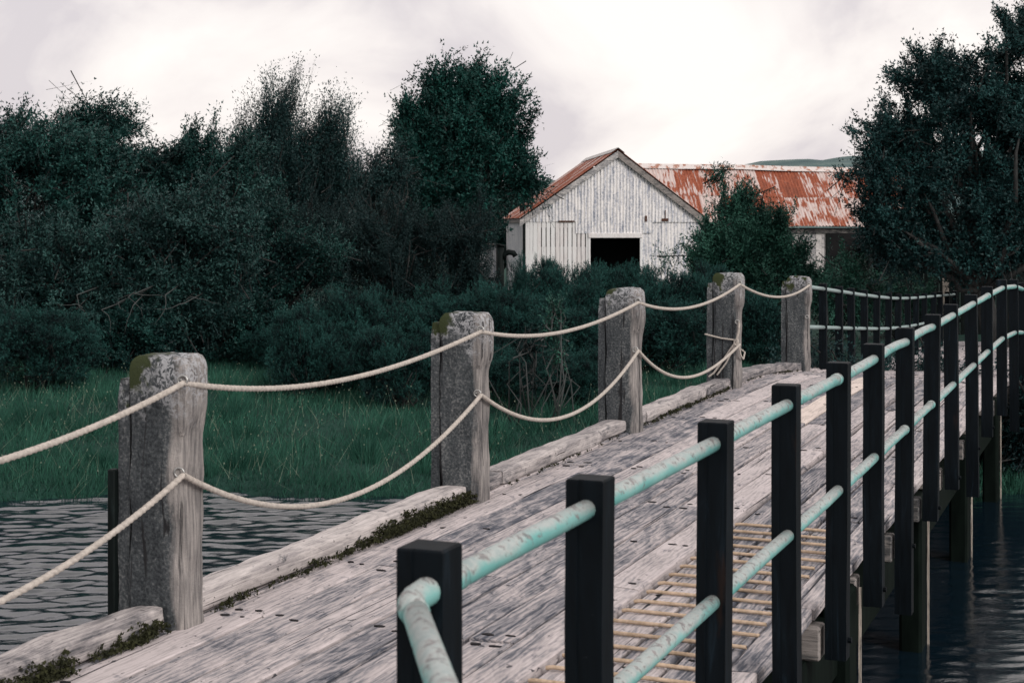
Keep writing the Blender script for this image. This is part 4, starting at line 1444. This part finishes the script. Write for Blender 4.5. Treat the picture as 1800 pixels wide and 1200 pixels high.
# reeds/grass of the bank: uncountable
rng = np.random.default_rng(5)
n = 300000
gx = rng.uniform(-10.5, 5.2, n); gy = 13.9 + 12.5 * rng.uniform(0, 1, n) ** 1.45
cl = np.sin(gx * 1.9 + np.sin(gy * 1.3)) * np.sin(gy * 2.1 + gx * .7)
gz = ground_h(gx, gy)
keep = (gz > WATER - 0.06) & (rng.uniform(0, 1, n) < .72 + .28 * cl)
gx, gy, gz, cl = gx[keep], gy[keep], gz[keep], cl[keep]
n = len(gx)
hh = rng.uniform(.05, .14, n) * (1 + .35 * cl) * (1 + .25 * sst(gy, 16, 22))
lean_ = rng.normal(size=(n, 2)) * .35 + np.array([.15, 0])
edge_ = 1 - sst(gy, 14.1, 15.2)
hh = hh * (1 + 0.8 * edge_ * rng.uniform(0, 1, n))
lean_[:, 1] -= .5 * edge_ * rng.uniform(0, 1, n)
wv = rng.uniform(.003, .006, n)
an = rng.uniform(0, 3.14, n)
B = np.stack([gx, gy, gz - .02], 1)
S_ = np.stack([np.cos(an), np.sin(an), np.zeros(n)], 1) * wv[:, None]
Mid = B + np.stack([lean_[:, 0] * hh * .3, lean_[:, 1] * hh * .3, hh * .6], 1)
Tip = B + np.stack([lean_[:, 0] * hh * .95, lean_[:, 1] * hh * .95, hh], 1)
V = np.stack([B - S_ * 1.2, B + S_ * 1.2, Tip], 1).reshape(-1, 3)
F = np.arange(len(V)).reshape(-1, 3)
big = np.sin(gx * .8 + 1.3 * np.sin(gy * .5)) * np.cos(gy * .9 + .6 * np.sin(gx * .45))
tone = np.repeat(np.clip(.45 + .16 * cl + .22 * big + rng.normal(0, .2, n), 0, 1), 3)
# arching tussocks
tc_ = np.stack([rng.uniform(-9.5, 4.0, 110), rng.uniform(14.6, 22.5, 110)], 1)
kk = rng.integers(0, 110, 9000)
bx = tc_[kk] + rng.normal(size=(9000, 2)) * .07
th_ = rng.uniform(.20, .42, 9000) * rng.uniform(.6, 1.1, 110)[kk]
dr = unit(bx - tc_[kk] + rng.normal(size=(9000, 2)) * .03) * (th_ * rng.uniform(.15, .75, 9000))[:, None]
gb = ground_h(bx[:, 0], bx[:, 1])
B2 = np.stack([bx[:, 0], bx[:, 1], gb - .02], 1)
T2 = B2 + np.stack([dr[:, 0], dr[:, 1], th_], 1)
S2 = np.stack([np.full(9000, .0045), np.zeros(9000), np.zeros(9000)], 1)
V = np.concatenate([V, np.stack([B2 - S2, B2 + S2, T2], 1).reshape(-1, 3)])
F = np.arange(len(V)).reshape(-1, 3)
tone = np.concatenate([tone, np.repeat(np.clip(rng.uniform(.2, .75, 110)[kk] + rng.normal(0, .1, 9000), 0, 1), 3)])
o = link('bank_grass', npmesh('bank_grass', V, F, tone), M_GRASS)
o['kind'] = 'stuff'; o['label'] = 'lush dark green grass covering the far river bank'; o['category'] = 'grass'
# taller pale seed stems and tiny flowers in the meadow
n = 1500
gx = rng.uniform(-10, 5, n); gy = rng.uniform(14.6, 21.5, n); gz = ground_h(gx, gy)
hh = rng.uniform(.14, .34, n)
ln = rng.normal(size=(n, 2)) * .16
B = np.stack([gx, gy, gz], 1); T = B + np.stack([ln[:, 0], ln[:, 1], hh], 1)
S_ = np.array([.0022, 0, 0])[None, :]
V1 = np.stack([B - S_, B + S_, T], 1).reshape(-1, 3)
hd = rng.uniform(.004, .010, n)[:, None]
V2 = np.stack([T + np.array([[-1, 0, 0]]) * hd, T + np.array([[1, 0, 0]]) * hd, T + np.array([[0, 0, 2.2]]) * hd], 1).reshape(-1, 3)
V = np.concatenate([V1, V2]); F = np.arange(len(V)).reshape(-1, 3)
M_SEED = Mat('pale_seed_stem').color((0.16, 0.20, 0.15)).rough(.9).m
o = link('seed_stems', npmesh('seed_stems', V, F), M_SEED)
o['kind'] = 'stuff'; o['label'] = 'pale seed stems and tiny flowers scattered over the bank grass'; o['category'] = 'grass'

# thin saplings behind the ropes
for x, y, d, lab in ((975, 560, 18.0, 'thin leafy sapling behind the ropes right of the second post'), (925, 600, 18.3, 'bare thin sapling behind the ropes next to the leafy one')):
    f = foot(x, d)
    c = px(x, y, d)
    make_plant('sapling', lab, 'sapling', 'saplings on the bank', f, [(c.x, c.y, c.z, .16, .12, .22), (c.x + .05, c.y, c.z - .4, .14, .1, .25)], M_YOUNG if x > 950 else M_BRUSH, 22, 150 if x > 950 else 60, 8, .05, .022, int(x), sprig=(.12, .25), wind=(0, 0, .6), sigma=.06, trunk_r=.012, limbs=10, bark=M_PALEBARK)

# board fence at the far right
fence = empty('board_fence', (px(1600, 600, 36).x, 36, -1.0), math.radians(-6))
tag(fence, 'dark vertical board fence under the big tree at right', 'fence')
x = 0.0
while x < 6.2:
    wd = R.uniform(.14, .19)
    MB().box(x, x + wd - .012, R.uniform(-.01, .01), .03, -.15, 1.55 + R.uniform(-.05, .05), .004).build('board', M_DARKWOOD, fence)
    x += wd
for z in (.3, 1.2):
    MB().box(0, 6.1, .034, .09, z, z + .09).build('fence_rail', M_DARKWOOD, fence)
fp = px(1662, 600, 34.2)
gate = empty('fence_post', (fp.x, fp.y, -1.0), .2)
tag(gate, 'single pale weathered post standing before the dark fence', 'post')
MB().tube([(0, 0, -.1), (.01, 0, .8), (0, 0, 1.5), (0, 0, 1.56)], [.075, .07, .066, .03], 9).build('shaft', M_PALESTRIP, gate, True)
